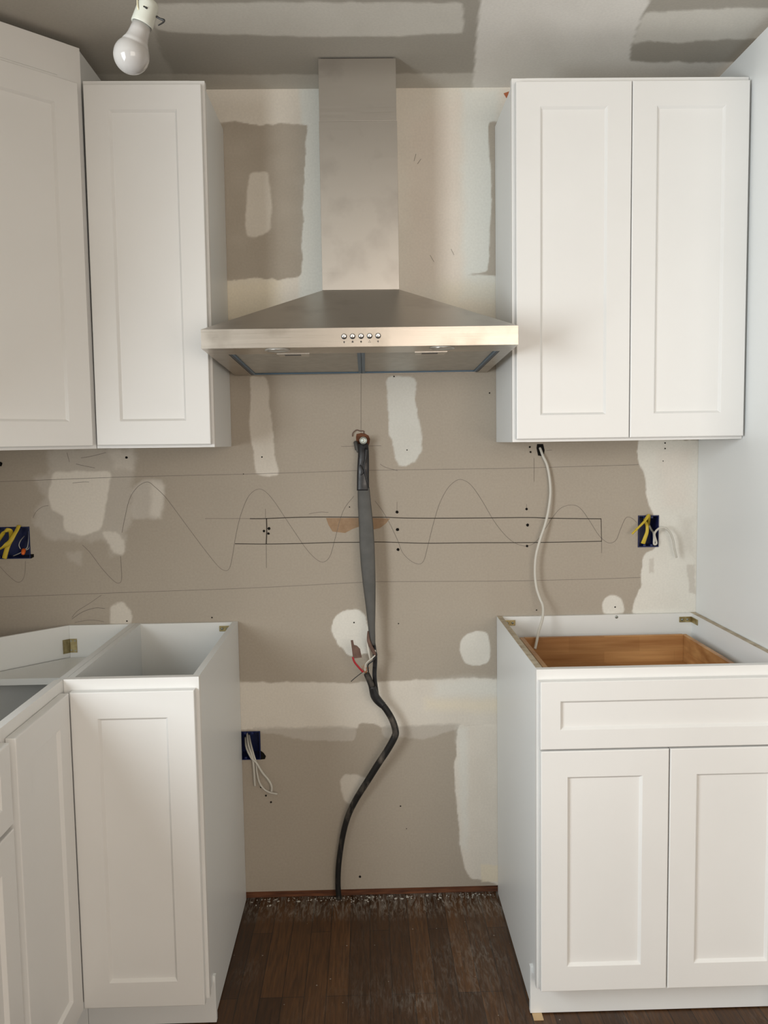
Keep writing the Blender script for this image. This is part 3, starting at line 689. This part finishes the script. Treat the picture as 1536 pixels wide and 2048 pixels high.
# left: corner base, open top, diagonal back, door facing the room's right side
GX = -.7078
t = thing('corner_base_cabinet', 'white corner base cabinet with open top and diagonal back, door turned sideways, lower left', 'corner cabinet', (-1.0, -.45, 0))
bm = new(); slab_x(bm, side_profile(yf=-.6195), GX - .016, GX + .0008); obj('side_panel', bm, 'side', t)
bm = new(); box(bm, -.904, GX - .0165, -.014, -.002, .12, ZB - .002); obj('back_panel', bm, 'melamine', t)
bm = new(); prism(bm, [(-.9045, -.002), (-.9045, -.014), (-1.300, -.410), (-1.312, -.410)], .12, ZB - .002); obj('diagonal_back', bm, 'melamine', t)
bm = new(); box(bm, -1.312, -1.300, -.945, -.411, .12, ZB - .002); obj('back_panel', bm, 'melamine', t)
bm = new(); box(bm, -1.299, GX - .0195, -.955, -.939, .004, ZB - .002); obj('side_panel', bm, 'side', t)
inner = [(GX - .017, -.015), (-.905, -.015), (-1.298, -.409), (-1.298, -.938), (GX - .020, -.938), (GX - .020, -.62), (GX - .017, -.62)]
bm = new(); prism(bm, inner, .11, .125); obj('bottom_panel', bm, 'melamine', t)
zs_ = P(120, 1318, -.035).z
fy_ = PZ(60, 1357, zs_).y
bm = new(); prism(bm, [(GX - .018, -.02), (-.906, -.02), (-1.290, -.405), (-1.290, fy_), (GX - .018, fy_)], zs_ - .018, zs_); obj('shelf', bm, 'melamine', t)
# face frame in the plane x = GX, facing +x
bm = new()
box(bm, GX - .019, GX, -.660, -.6215, .106, ZB + .001, .0008); box(bm, GX - .019, GX, -.957, -.920, .106, ZB + .001, .0008)
box(bm, GX - .019, GX - .0001, -.921, -.659, .85, ZB + .001); box(bm, GX - .019, GX - .0001, -.921, -.659, .106, .14)
obj('face_frame', bm, 'white', t)
RX = lambda y0, z0: Matrix.Translation((GX + .0015, y0, z0)) @ Matrix.Rotation(math.radians(90), 4, 'Z')   # local x -> +y, front -> +x
bm = new(); shaker(bm, .2935, .7605, mat=RX(-.9385, .1035)); obj('door', bm, 'white', t)
bm = new(); box(bm, -.783, -.769, -.955, -.562, .003, .122, .001); box(bm, -.783, -.7072, -.5615, -.5465, .003, .122, .001); obj('toe_kick', bm, 'side', t)
bm = new(); c = P(140, 1291, -.016)
box(bm, c.x + .0005, c.x + .021, -.0165, -.0145, c.z - .022, c.z + .020, .0007)
o = obj('corner_plate', bm, 'brass', t)
bm = new(); prism(bm, [(c.x, -.0165), (c.x, -.0140), (c.x - .016, -.031), (c.x - .0145, -.0325)], c.z - .022, c.z + .020); obj('plate_wing', bm, 'brass', o)
for a, b in ((.016, .014), (.016, -.016), (.004, .014), (.004, -.014)):
    bm = new(); lathe(bm, [(.0022, 0), (.0022, .001)], (c.x + a, -.0165, c.z + b), (0, -1, 0), 10); obj('screw', bm, 'galv', o)

# left: drawer base cut off by the picture edge
t = thing('drawer_base_cabinet', 'white base cabinet with a drawer over a door, cut off at the lower left edge', 'base cabinet', (-1.0, -1.2, 0))
bm = new(); box(bm, GX - .019, GX, -.998, -.959, .106, ZB + .001, .0008); box(bm, GX - .019, GX, -1.42, -1.382, .106, ZB + .001, .0008)
for a, b in ((.106, .14), (.69, .72), (.85, ZB + .001)): box(bm, GX - .019, GX - .0001, -1.383, -.997, a, b)
obj('face_frame', bm, 'white', t)
for y in (-.978, -1.418):
    bm = new(); box(bm, -1.312, GX - .0195, y, y + .016, .004, ZB - .002); obj('side_panel', bm, 'side', t)
bm = new(); box(bm, -1.312, -1.300, -1.40, -.98, .12, ZB - .002); obj('back_panel', bm, 'melamine', t)
bm = new(); box(bm, -1.299, GX - .0195, -1.40, -.98, .11, .125); obj('bottom_panel', bm, 'melamine', t)
bm = new(); shaker(bm, .442, .159, mat=RX(-1.408, .7065), stile=.052); obj('drawer_front', bm, 'white', t)
bm = new(); shaker(bm, .442, .594, mat=RX(-1.408, .1035)); obj('door', bm, 'white', t)
bm = new(); box(bm, -.783, -.769, -1.42, -.958, .003, .122, .001); obj('toe_kick', bm, 'side', t)

# tall end panel on the right
bm = new(); box(bm, 1.0042, 1.0230, -.72, -.001, .001, 2.4255, .0008)
tag(obj('end_panel', bm, 'side'), 'tall plain white refrigerator end panel rising beside the right cabinets', 'panel')
# shim
bm = new(); slab_y(bm, [(.388, .0003), (.412, .0003), (.412, .0026), (.388, .0018)], -.585, -.548)
tag(obj('wood_shim', bm, 'shim'), 'small pale wooden shim under the right base cabinet', 'shim')

# ------------------------------------------------------------------ range hood
hx0, hx1, hy = -.3825, .3630, -.530
hz1 = 1.6915
def zu(y): return 1.6475 + (y - hy) / .525 * -.0225
kx0, kx1, ky, kz = -.1114, .0975, -.204, 1.8355
hood = thing('range_hood', 'stainless steel chimney range hood with five push buttons, mounted on the back wall', 'range hood', (-.01, 0, 1.65))
bm = new()
V = lambda x, y, z: bm.verts.new((x, y, z))
b0 = [V(hx0, hy, hz1), V(hx1, hy, hz1), V(hx1, -.001, hz1), V(hx0, -.001, hz1)]
k0 = [V(kx0, ky, kz), V(kx1, ky, kz), V(kx1, -.001, kz), V(kx0, -.001, kz)]
for i in range(4): bm.faces.new((b0[i], b0[(i + 1) % 4], k0[(i + 1) % 4], k0[i]))
bm.faces.new(k0)
obj('canopy', bm, 'steel', hood)
# band around the canopy and the rim underneath
bm = new()
o_t = [V(hx0, hy, hz1), V(hx1, hy, hz1), V(hx1, -.001, hz1), V(hx0, -.001, hz1)]
o_b = [V(hx0, hy, zu(hy)), V(hx1, hy, zu(hy)), V(hx1, -.001, zu(-.001)), V(hx0, -.001, zu(-.001))]
fx0, fx1, fy0, fy1 = -.335, .335, -.43, -.012
i_b = [V(fx0, fy0, zu(fy0)), V(fx1, fy0, zu(fy0)), V(fx1, fy1, zu(fy1)), V(fx0, fy1, zu(fy1))]
i_t = [V(fx0, fy0, zu(fy0) + .012), V(fx1, fy0, zu(fy0) + .012), V(fx1, fy1, zu(fy1) + .012), V(fx0, fy1, zu(fy1) + .012)]
for i in range(4):
    j = (i + 1) % 4
    bm.faces.new((o_b[i], o_b[j], o_t[j], o_t[i])); bm.faces.new((o_b[i], i_b[i], i_b[j], o_b[j])); bm.faces.new((i_b[i], i_t[i], i_t[j], i_b[j]))
bmesh.ops.bevel(bm, geom=[e for e in bm.edges if all(v.co.y < hy + .001 for v in e.verts)], offset=.0012, segments=2, affect='EDGES')
obj('front_band', bm, 'steel_front', hood)
def under(bm, quad, dz, th=.002):
    a = [bm.verts.new((x, y, zu(y) + dz)) for x, y in quad]; b = [bm.verts.new((x, y, zu(y) + dz + th)) for x, y in quad]
    bm.faces.new(a[::-1]); bm.faces.new(b)
    n = len(quad)
    for i in range(n): bm.faces.new((a[i], a[(i + 1) % n], b[(i + 1) % n], b[i]))
for s, (a, b) in enumerate(((fx0 + .001, -.0095), (-.0085, fx1 - .001))):
    bm = new(); under(bm, [(a, fy0 + .001), (b, fy0 + .001), (b, fy1 - .001), (a, fy1 - .001)], .003, .006)
    f = obj('grease_filter', bm, 'filter', hood)
    bm = new()
    e0 = .013 if s == 0 else .009; e1 = .009 if s == 0 else .013
    under(bm, [(a, fy0 + .001), (a + e0, fy0 + .001), (a + e0, fy1 - .001), (a, fy1 - .001)], .0005, .002)
    under(bm, [(b - e1, fy0 + .001), (b, fy0 + .001), (b, fy1 - .001), (b - e1, fy1 - .001)], .0005, .002)
    under(bm, [(a, fy1 - .022), (b, fy1 - .022), (b, fy1 - .001), (a, fy1 - .001)], .0004, .0022)
    obj('protective_film', bm, 'film', f, 'blue protective film on the edge')
    bm = new(); under(bm, [(a if s == 0 else b - .006, fy0 + .001), (a + .006 if s == 0 else b, fy0 + .001), (a + .006 if s == 0 else b, fy1 - .001), (a if s == 0 else b - .006, fy1 - .001)], .0001, .0004)
    obj('film_edge', bm, 'filmdark', f)
    cxh = -.176 if s == 0 else .164
    bm = new(); under(bm, [(cxh - .040, fy0 - .004), (cxh + .040, fy0 - .004), (cxh + .036, fy0 + .045), (cxh - .036, fy0 + .045)], -.0012, .0025)
    h = obj('latch', bm, 'steel', f)
    bm = new(); under(bm, [(cxh - .022, fy0 + .008), (cxh + .018, fy0 + .008), (cxh + .018, fy0 + .026), (cxh - .022, fy0 + .026)], -.0018, .001); obj('latch_slot', bm, 'slot', h)
for xl in (-.208, .186):
    y = -.492; bm = new(); lathe(bm, [(.030, .001), (.030, -.0015), (.026, -.0028), (.024, -.0018), (.001, -.0018)], (xl, y, zu(y)), (0, 0, 1), 28)
    l_ = obj('lamp', bm, 'lens', hood); 
    bm = new(); lathe(bm, [(.0245, -.0026), (.0305, -.0026), (.0305, -.0008), (.0245, -.0008)], (xl, y, zu(y)), (0, 0, 1), 28, caps=False); obj('lamp_ring', bm, 'steel', l_)
# chimney
bm = new(); box(bm, kx0, kx1, ky, -.0015, kz + .0005, 2.2790, .0006); obj('chimney_cover', bm, 'steel', hood)
bm = new(); box(bm, kx0 + .0012, kx1 - .0012, ky + .0012, -.0016, 2.2795, ZC - .004, .0006); obj('chimney_sleeve', bm, 'steel', hood)
bm = new(); box(bm, kx0 + .008, kx1 - .008, ky + .008, -.0017, ZC - .004, ZC - .0005); obj('ceiling_gap_shade', bm, 'hole', hood)  # black block stands in for the shaded gap between sleeve and ceiling
# buttons and printed symbols
for i in range(5):
    c = P(688.2 + i * 17, 673.0 - i * .35, hy); bm = new()
    lathe(bm, [(.0066, -.0002), (.0066, .0010), (.0056, .0012)], c, (0, -1, 0), 24); bb = obj('button', bm, 'black', hood)
    bm = new(); lathe(bm, [(.0050, .0006), (.0050, .0065), (.0044, .0072), (.0012, .0072), (.001, .0069)], c + Vector((0, 0, .0006)), (0, -1, 0), 24); obj('button_cap', bm, 'chrome', bb, 'bright chrome cap')
    c = P(688.2 + i * 17, 684.0 - i * .35, hy) + Vector((0, -.0004, 0)); bm = new()
    def sq(a, b, w, h): box(bm, c.x + a - w / 2, c.x + a + w / 2, c.y - .0002, c.y + .0002, c.z + b - h / 2, c.z + b + h / 2)
    if i in (0, 4):                                            # lamp sign
        lathe(bm, [(.0017, -.0002), (.0017, .0002)], c, (0, -1, 0), 12); sq(0, -.0024, .0016, .0010); sq(-.0024 if i == 4 else 0, .0002, .0009, .0014); sq(0, .0026, .0006, .0008)
    elif i == 1: sq(0, -.0005, .0044, .0026); sq(0, .0015, .0024, .0014); sq(0, .0026, .0008, .0012)
    elif i == 2: sq(0, 0, .0046, .0012); sq(0, 0, .0012, .0056); sq(0, 0, .0026, .0026)
    else: sq(0, .0018, .0010, .0026); sq(-.0017, -.0014, .0022, .0014); sq(.0017, -.0014, .0022, .0014)
    obj('printed_symbol', bm, 'symbol', hood)

# ------------------------------------------------------------------ hanging bulb
by = -1.05
c0 = P(262.8, 111.2, by); c1 = P(281.5, 56.5, by)
ax = (c1 - c0).normalized()
lamp = thing('hanging_bulb', 'unlit frosted light bulb in a white socket hanging from the ceiling, upper left', 'light bulb', c0)
bm = new()
prof = []
R = .0295
for k in range(1, 20):
    th = math.pi * k / 26
    prof.append((R * math.sin(th), -R * math.cos(th)))
prof = [(.0005, -R)] + prof
prof += [(.0226, .0205), (.0196, .0265), (.0177, .033), (.0165, .041), (.0160, .053)]
lathe(bm, prof, c0, ax, 48); obj('bulb', bm, 'bulb', lamp)
bm = new(); lathe(bm, [(.0150, .0505), (.0150, .056)], c0, ax, 40); obj('bulb_collar', bm, 'black', lamp)
bm = new(); lathe(bm, [(.0150, .0545), (.0180, .0525), (.0186, .054), (.0184, .060), (.0178, .075), (.0172, .086), (.0150, .0925), (.0120, .0945), (.001, .0945)], c0, ax, 40); sk = obj('socket', bm, 'porcelain', lamp)
bm = new(); q = P(291, 14.5, by - .0165); tube(bm, [q + Vector((-.0030, 0, .001)), q + Vector((.0030, -.001, -.002))], .0017, 8, 0); obj('socket_screw', bm, 'black', sk)
top = P(284, -40, by)
for pts in ([P(277, 20, by - .017), P(275, 12, by - .017), P(274.6, 0, by - .012), P(275, -25, by)], [P(289, 12, by - .017), P(287, 4, by - .014), P(284.5, -6, by - .006), P(283, -25, by)]):
    e = pts[-1]; bm = new(); tube(bm, pts + [Vector((e.x + .01, by + .01, 2.36)), Vector((-.365, by + .01, ZC))], .0011, 8); obj('wire', bm, 'cream', lamp)
bm = new(); tube(bm, [P(313, 33, by), P(320, 37.5, by), P(327.5, 40.5, by), P(326, 45, by), P(316, 51, by)], [.0019, .0017, .0024, .0013, .0010], 8, 4); obj('wire_end', bm, 'black', sk)

# ------------------------------------------------------------------ range power cable with its taped upper run
rc = thing('range_power_cable', 'thick dusty power cable rising in an S bend to the grey taped run', 'cable', P(678, 1792, -.03))
cp = [(678, 1798, -.024), (676, 1770, -.022), (677, 1735, -.022), (681, 1700, -.022), (687, 1665, -.024), (697, 1630, -.028), (713, 1597, -.034), (735, 1562, -.042), (757, 1527, -.05), (776, 1498, -.055), (789, 1474, -.058), (791, 1462, -.058), (785, 1441, -.058), (773, 1420, -.058), (760, 1404, -.058), (749, 1390, -.06), (742, 1368, -.063), (733, 1347, -.067)]
bm = new(); tube(bm, [P(*p) for p in cp], [.0085, .0085, .0085, .0085, .0088, .0090, .0095, .0100, .0102, .0104, .0106, .0104, .0100, .0098, .0102, .0108, .0096, .0088], 14, 6)
obj('black_sheath', bm, 'cable', rc)
bm = new(); tube(bm, [P(766, 1411, -.058), P(756, 1401, -.058), P(749, 1390, -.060), P(744, 1372, -.063)], [.0108, .0128, .0132, .0108], 14, 5); obj('tape_joint', bm, 'tape', rc)
# grey flat run: centre line with varying half width
gp = [(727, 975, -.045), (729, 1010, -.052), (732, 1050, -.058), (734, 1090, -.062), (736, 1130, -.066), (738.5, 1170, -.068), (741, 1210, -.069), (743, 1250, -.069), (745, 1290, -.068)]
gw = [(.0175, .004), (.0200, .004), (.0215, .004), (.0225, .004), (.0215, .0045), (.0190, .005), (.0150, .006), (.0110, .006), (.0085, .006)]
bm = new(); tube(bm, [P(*p) for p in gp], 1, 14, 5, flat=gw, wide=(1, -.18, 0)); obj('grey_wrap', bm, 'cloth', rc, 'flat grey wrap')
bp_ = [(726, 888, -.026), (727, 905, -.034), (726.5, 930, -.040), (726, 955, -.044), (726, 981, -.048)]
bm = new(); tube(bm, [P(*p) for p in bp_], 1, 16, 6, flat=[(.0155, .007), (.0160, .007), (.0172, .006), (.0178, .006), (.0182, .0055)], wide=(1, 0, 0)); tw = obj('black_tape_wrap', bm, 'tape', rc)
bm = new(); tube(bm, [P(733, 897, -.042), P(731, 918, -.048), P(728, 935, -.052), P(734, 962, -.052), P(737, 975, -.050)], 1, 8, 5, flat=[(.005, .0022), (.004, .002), (.0025, .002), (.002, .0015), (.001, .001)], wide=(.8, 0, .4)); obj('tape_fold', bm, 'tape', tw)
bm = new(); tube(bm, [P(720, 930, -.049), P(726, 944, -.051), P(721, 950, -.051)], [.0018, .0030, .0010], 8, 5); obj('tape_fold', bm, 'tape', tw)
bm = new(); tube(bm, [P(713, 900, -.006), P(711, 885, -.010), P(713, 892, -.02), P(716, 905, -.026)], [.004, .006, .006, .003], 8, 4); obj('grey_scrap', bm, 'cloth', rc)
# thin dark tail down to the joint
bm = new(); tube(bm, [P(743, 1240, -.066), P(746, 1280, -.066), P(750, 1315, -.062), P(749, 1350, -.058), P(752, 1375, -.056), P(757, 1400, -.055)], 1, 10, 5, flat=[(.004, .004), (.0065, .004), (.0070, .004), (.0068, .004), (.0062, .004), (.004, .003)], wide=(1, -.3, 0)); obj('dark_tail', bm, 'tape', rc)
# brown torn flags, bare strands, red and white conductors
bm = new(); tube(bm, [P(736, 1262, -.074), P(737, 1280, -.076), P(743, 1296, -.078), P(749, 1306, -.076), P(752, 1313, -.074)], 1, 8, 5, flat=[(.0015, .0015), (.0050, .002), (.0055, .003), (.0060, .004), (.002, .002)], wide=(1, 0, .3)); obj('brown_tape', bm, 'oldpaper', rc)
bm = new(); tube(bm, [P(734, 1283, -.074), P(737, 1302, -.076), P(741, 1322, -.076)], [.001, .0045, .001], 8, 5); obj('pale_scrap', bm, 'whitewire', rc)
flag = [(701.5, 1281), (706, 1280.5), (708, 1290), (714, 1292), (720, 1298), (723.5, 1315), (706, 1317), (704, 1300)]
bm = new(); a = [bm.verts.new(P(u, v, -.080)) for u, v in flag]; b = [bm.verts.new(P(u, v, -.080) + Vector((0, .0035, 0))) for u, v in flag]
bm.faces.new(a); bm.faces.new(b[::-1])
for i in range(len(flag)): bm.faces.new((a[i], b[i], b[(i + 1) % len(flag)], a[(i + 1) % len(flag)]))
obj('tape_flag', bm, 'oldpaper', rc, 'brown tape flag on the red wire')
bm = new(); tube(bm, [P(705.5, 1314, -.079), P(709, 1324, -.078), P(717, 1334, -.075), P(726, 1344, -.070)], .0030, 10, 6); obj('red_wire', bm, 'red', rc)
bm = new(); tube(bm, [P(702, 1363, -.068), P(711, 1355, -.068), P(724, 1345, -.068), P(730, 1340, -.068)], .0012, 8, 5); obj('thin_black_wire', bm, 'black', rc)
bm = new(); tube(bm, [P(730, 1342, -.070), P(731, 1330, -.073), P(736, 1323, -.075), P(746, 1315, -.076), P(751, 1308, -.076), P(750, 1300, -.076)], .0022, 8, 6); obj('white_wire', bm, 'whitewire', rc)
bm = new(); tube(bm, [P(737, 1344, -.070), P(736, 1330, -.073), P(745, 1322, -.075), P(753, 1312, -.077), P(752, 1304, -.077)], .0019, 8, 6); obj('black_wire', bm, 'black', rc)
random.seed(4)
for k in range(9):
    a = P(733 + random.uniform(-5, 5), 1346, -.068); b = P(731 + random.uniform(-9, 9), 1333 + random.uniform(-5, 5), -.072 + random.uniform(-.004, .004))
    bm = new(); tube(bm, [a, (a + b) / 2 + Vector((random.uniform(-.002, .002), 0, 0)), b], .0007, 6, 3); obj('copper_strand', bm, 'copper', rc)
# pipe stub the run hangs from
bm = new(); c = P(726.5, 881, -.055)
lathe(bm, [(.0112, -.056), (.0112, 0), (.0105, .0012), (.0090, .0012), (.0082, -.0005), (.0070, -.001), (.0030, .0002), (.001, .0006)], c, (0, -1, 0), 32)
tag(obj('pipe_stub', bm, 'galv'), 'short galvanised pipe end sticking out of the wall above the black tape', 'pipe')

# ------------------------------------------------------------------ outlet boxes and their cables
def outlet_box(rect, label, n_t=.0022, depth=.068):
    x0, x1, z0, z1 = rect
    x0 += .0006; x1 -= .0006; z0 += .0006; z1 -= .0006
    t = thing('outlet_box', label, 'outlet box', ((x0 + x1) / 2, 0, z0))
    bm = new()
    box(bm, x0, x0 + n_t, -.0025, depth, z0, z1); box(bm, x1 - n_t, x1, -.0025, depth, z0, z1)
    box(bm, x0 + n_t, x1 - n_t, -.0025, depth, z0, z0 + n_t); box(bm, x0 + n_t, x1 - n_t, -.0025, depth, z1 - n_t, z1)
    box(bm, x0 + n_t, x1 - n_t, depth - .003, depth, z0 + n_t, z1 - n_t)
    obj('box_shell', bm, 'blue', t)
    for k in ((x0 + x1) / 2 - .012, (x0 + x1) / 2 + .010):
        for z in (z0 + .0055, z1 - .0055):
            bm = new(); box(bm, k - .004, k + .004, -.002, .012, z - .0035, z + .0035, .001); obj('screw_tab', bm, 'blue', t)
    return t
outlet_box(BOX_R, 'blue plastic outlet box in the white patched strip, right end of the wall')
outlet_box(BOX_L, 'wide dark blue outlet box with an orange wire nut, left edge of the wall')
outlet_box(BOX_LOW, 'blue outlet box low on the wall, half hidden behind the left base cabinet')
def cable(name, pts, r, mat, label, cat='cable', group=None, flat=None, wide=(1, 0, 0), root=True, parent=None):
    bm = new(); tube(bm, [P(*p) for p in pts], r, 10, 6, flat=flat, wide=wide)
    o = obj(name, bm, mat, parent)
    if parent is None: tag(o, label, cat, group)
    return o
# right box
cable('yellow_cable', [(1297, 1050, .045), (1298, 1036, .0), (1296, 1031, -.012), (1291, 1040, -.024), (1283, 1049, -.030), (1273, 1059, -.032), (1264, 1068, -.030)], 1, 'yellow', 'yellow cable stub bent left out of the right outlet box', flat=[(.0045, .0035), (.0055, .0035), (.0062, .0035), (.0070, .0035), (.0066, .0035), (.0068, .0032), (.0078, .0032)], wide=(.7, 0, .7))
cable('yellow_cable', [(1293, 1044, .050), (1291, 1036, .015), (1290, 1042, -.004), (1294, 1052, -.014), (1294, 1064, -.018), (1290, 1076, -.020), (1286, 1087, -.016)], 1, 'yellow', 'yellow cable stub hanging down inside the right outlet box', flat=[(.0040, .003), (.0042, .003), (.0045, .003), (.0048, .003), (.0052, .003), (.0060, .003), (.0070, .003)], wide=(1, 0, 0))
cable('white_cable', [(1298, 1050, .05), (1303, 1060, .020), (1307, 1066, .0), (1308, 1075, -.010), (1308, 1088, -.012), (1313, 1086, -.012), (1309, 1070, -.016), (1312, 1062, -.022), (1320, 1056, -.030), (1330, 1056, -.034), (1340, 1065, -.034), (1346, 1080, -.032), (1349, 1098, -.030), (1353, 1115, -.028)], .0032, 'whitewire', 'white cable looping right out of the right outlet box')
# left box
cable('yellow_cable', [(-8, 1088, -.010), (2, 1073, -.016), (9, 1063, -.020), (15, 1060, -.022), (21, 1062, -.016), (22, 1072, .0), (20, 1082, .03)], 1, 'yellow', 'yellow cable curling at the picture edge in the left outlet box', flat=(.0064, .003), wide=(.7, 0, .6))
cable('yellow_cable', [(38, 1051, -.006), (34, 1060, -.014), (28, 1070, -.022), (20, 1083, -.026), (10, 1092, -.026), (-6, 1101, -.020)], 1, 'yellow', 'long yellow cable slanting from the top rim of the left outlet box', flat=(.0072, .003), wide=(.85, 0, .4))
cable('yellow_cable', [(22, 1080, -.012), (16, 1092, -.018), (12, 1104, -.020), (8.5, 1117, -.020)], 1, 'yellow', 'short yellow cable hanging down to the lower rim of the left outlet box', flat=(.0072, .003), wide=(1, 0, .2))
nut = thing('wire_nut', 'orange wire nut on white wires in the left outlet box', 'wire connector', P(47, 1104, .0))
bm = new(); lathe(bm, [(.0060, -.008), (.0066, -.002), (.0058, .006), (.0040, .011), (.001, .012)], P(47, 1103, -.002), (.1, -.7, -.6), 12); obj('nut_shell', bm, 'orange', nut)
for pts in ([(49, 1072, .04), (42, 1080, .015), (38, 1090, .004), (41, 1098, .002)], [(57, 1062, .03), (57, 1080, .012), (55, 1094, .006), (51, 1098, .003)], [(60, 1064, .03), (60, 1082, .012), (58, 1096, .008), (52, 1100, .003)], [(44, 1104, .0), (36, 1108, .006), (26, 1112, .02)]):
    bm = new(); tube(bm, [P(*p) for p in pts], .0012, 8, 5); obj('wire', bm, 'whitewire', nut)
# low box
g = 'white cables hanging from the low outlet box'
cable('white_cable', [(494, 1466, .04), (497, 1490, .010), (503, 1508, -.006), (506, 1520, -.012), (508, 1540, -.012), (509, 1558, -.010), (510, 1572, -.008)], .0034, 'whitewire', 'white cable hanging straight down from the low outlet box, nearest the left cabinet')
cable('white_cable', [(491, 1475, .04), (493, 1495, .010), (503, 1516, -.010), (513, 1526, -.014), (524, 1544, -.014), (537, 1560, -.014), (543, 1572, -.014), (543, 1583, -.012)], .0034, 'whitewire', 'white cable from the low outlet box bowing out to the right')
cable('white_cable', [(498, 1470, .045), (502, 1490, .015), (508, 1512, -.004), (512, 1525, -.008), (514, 1545, -.008), (519, 1565, -.008), (528, 1578, -.009), (540, 1585, -.012), (555, 1588, -.016)], .0030, 'whitewire', 'white cable from the low outlet box with its end kicked right')
# long white cable to the right base cabinet
cable('white_cable', [(1078, 893, .02), (1080, 896, .0), (1086, 912, -.010), (1094, 930, -.012), (1099, 955, -.014), (1101, 985, -.016), (1097, 1020, -.020), (1090, 1050, -.024), (1080, 1080, -.028), (1072, 1112, -.030), (1070, 1145, -.032), (1073, 1175, -.036), (1080, 1197, -.044), (1086, 1213, -.055), (1085, 1237, -.075), (1078, 1260, -.095), (1074, 1280, -.110), (1070, 1298, -.125)], .0034, 'whitewire', 'long white cable drooping from under the right wall cabinet into the open base cabinet', flat=(.0040, .0026), wide=(1, 0, 0))

# plaster crumbs lying along the joint between wall and floor
bm = new(); random.seed(11)
for k in range(210):
    x = random.uniform(-.385, .38) if k % 3 else random.choice([-.32, -.12, -.06, -.03, .0, .12, .3]) + random.gauss(0, .02)
    x = min(max(x, -.385), .378)
    r = random.uniform(.0007, .0024) * (1.7 if random.random() < .08 else 1); y = -abs(random.gauss(0, .016)) + .006
    m_ = Matrix.Translation((x, y, r * .5)) @ Matrix.Rotation(random.uniform(0, 6), 4, 'Z') @ Matrix.Diagonal((r * random.uniform(.8, 2.0), r, r * .7, 1))
    bmesh.ops.create_icosphere(bm, subdivisions=1, radius=1, matrix=m_)
o = tag(obj('plaster_crumbs', bm, 'plaster'), 'white plaster crumbs scattered along the floor edge under the back wall', 'rubble'); o['kind'] = 'stuff'
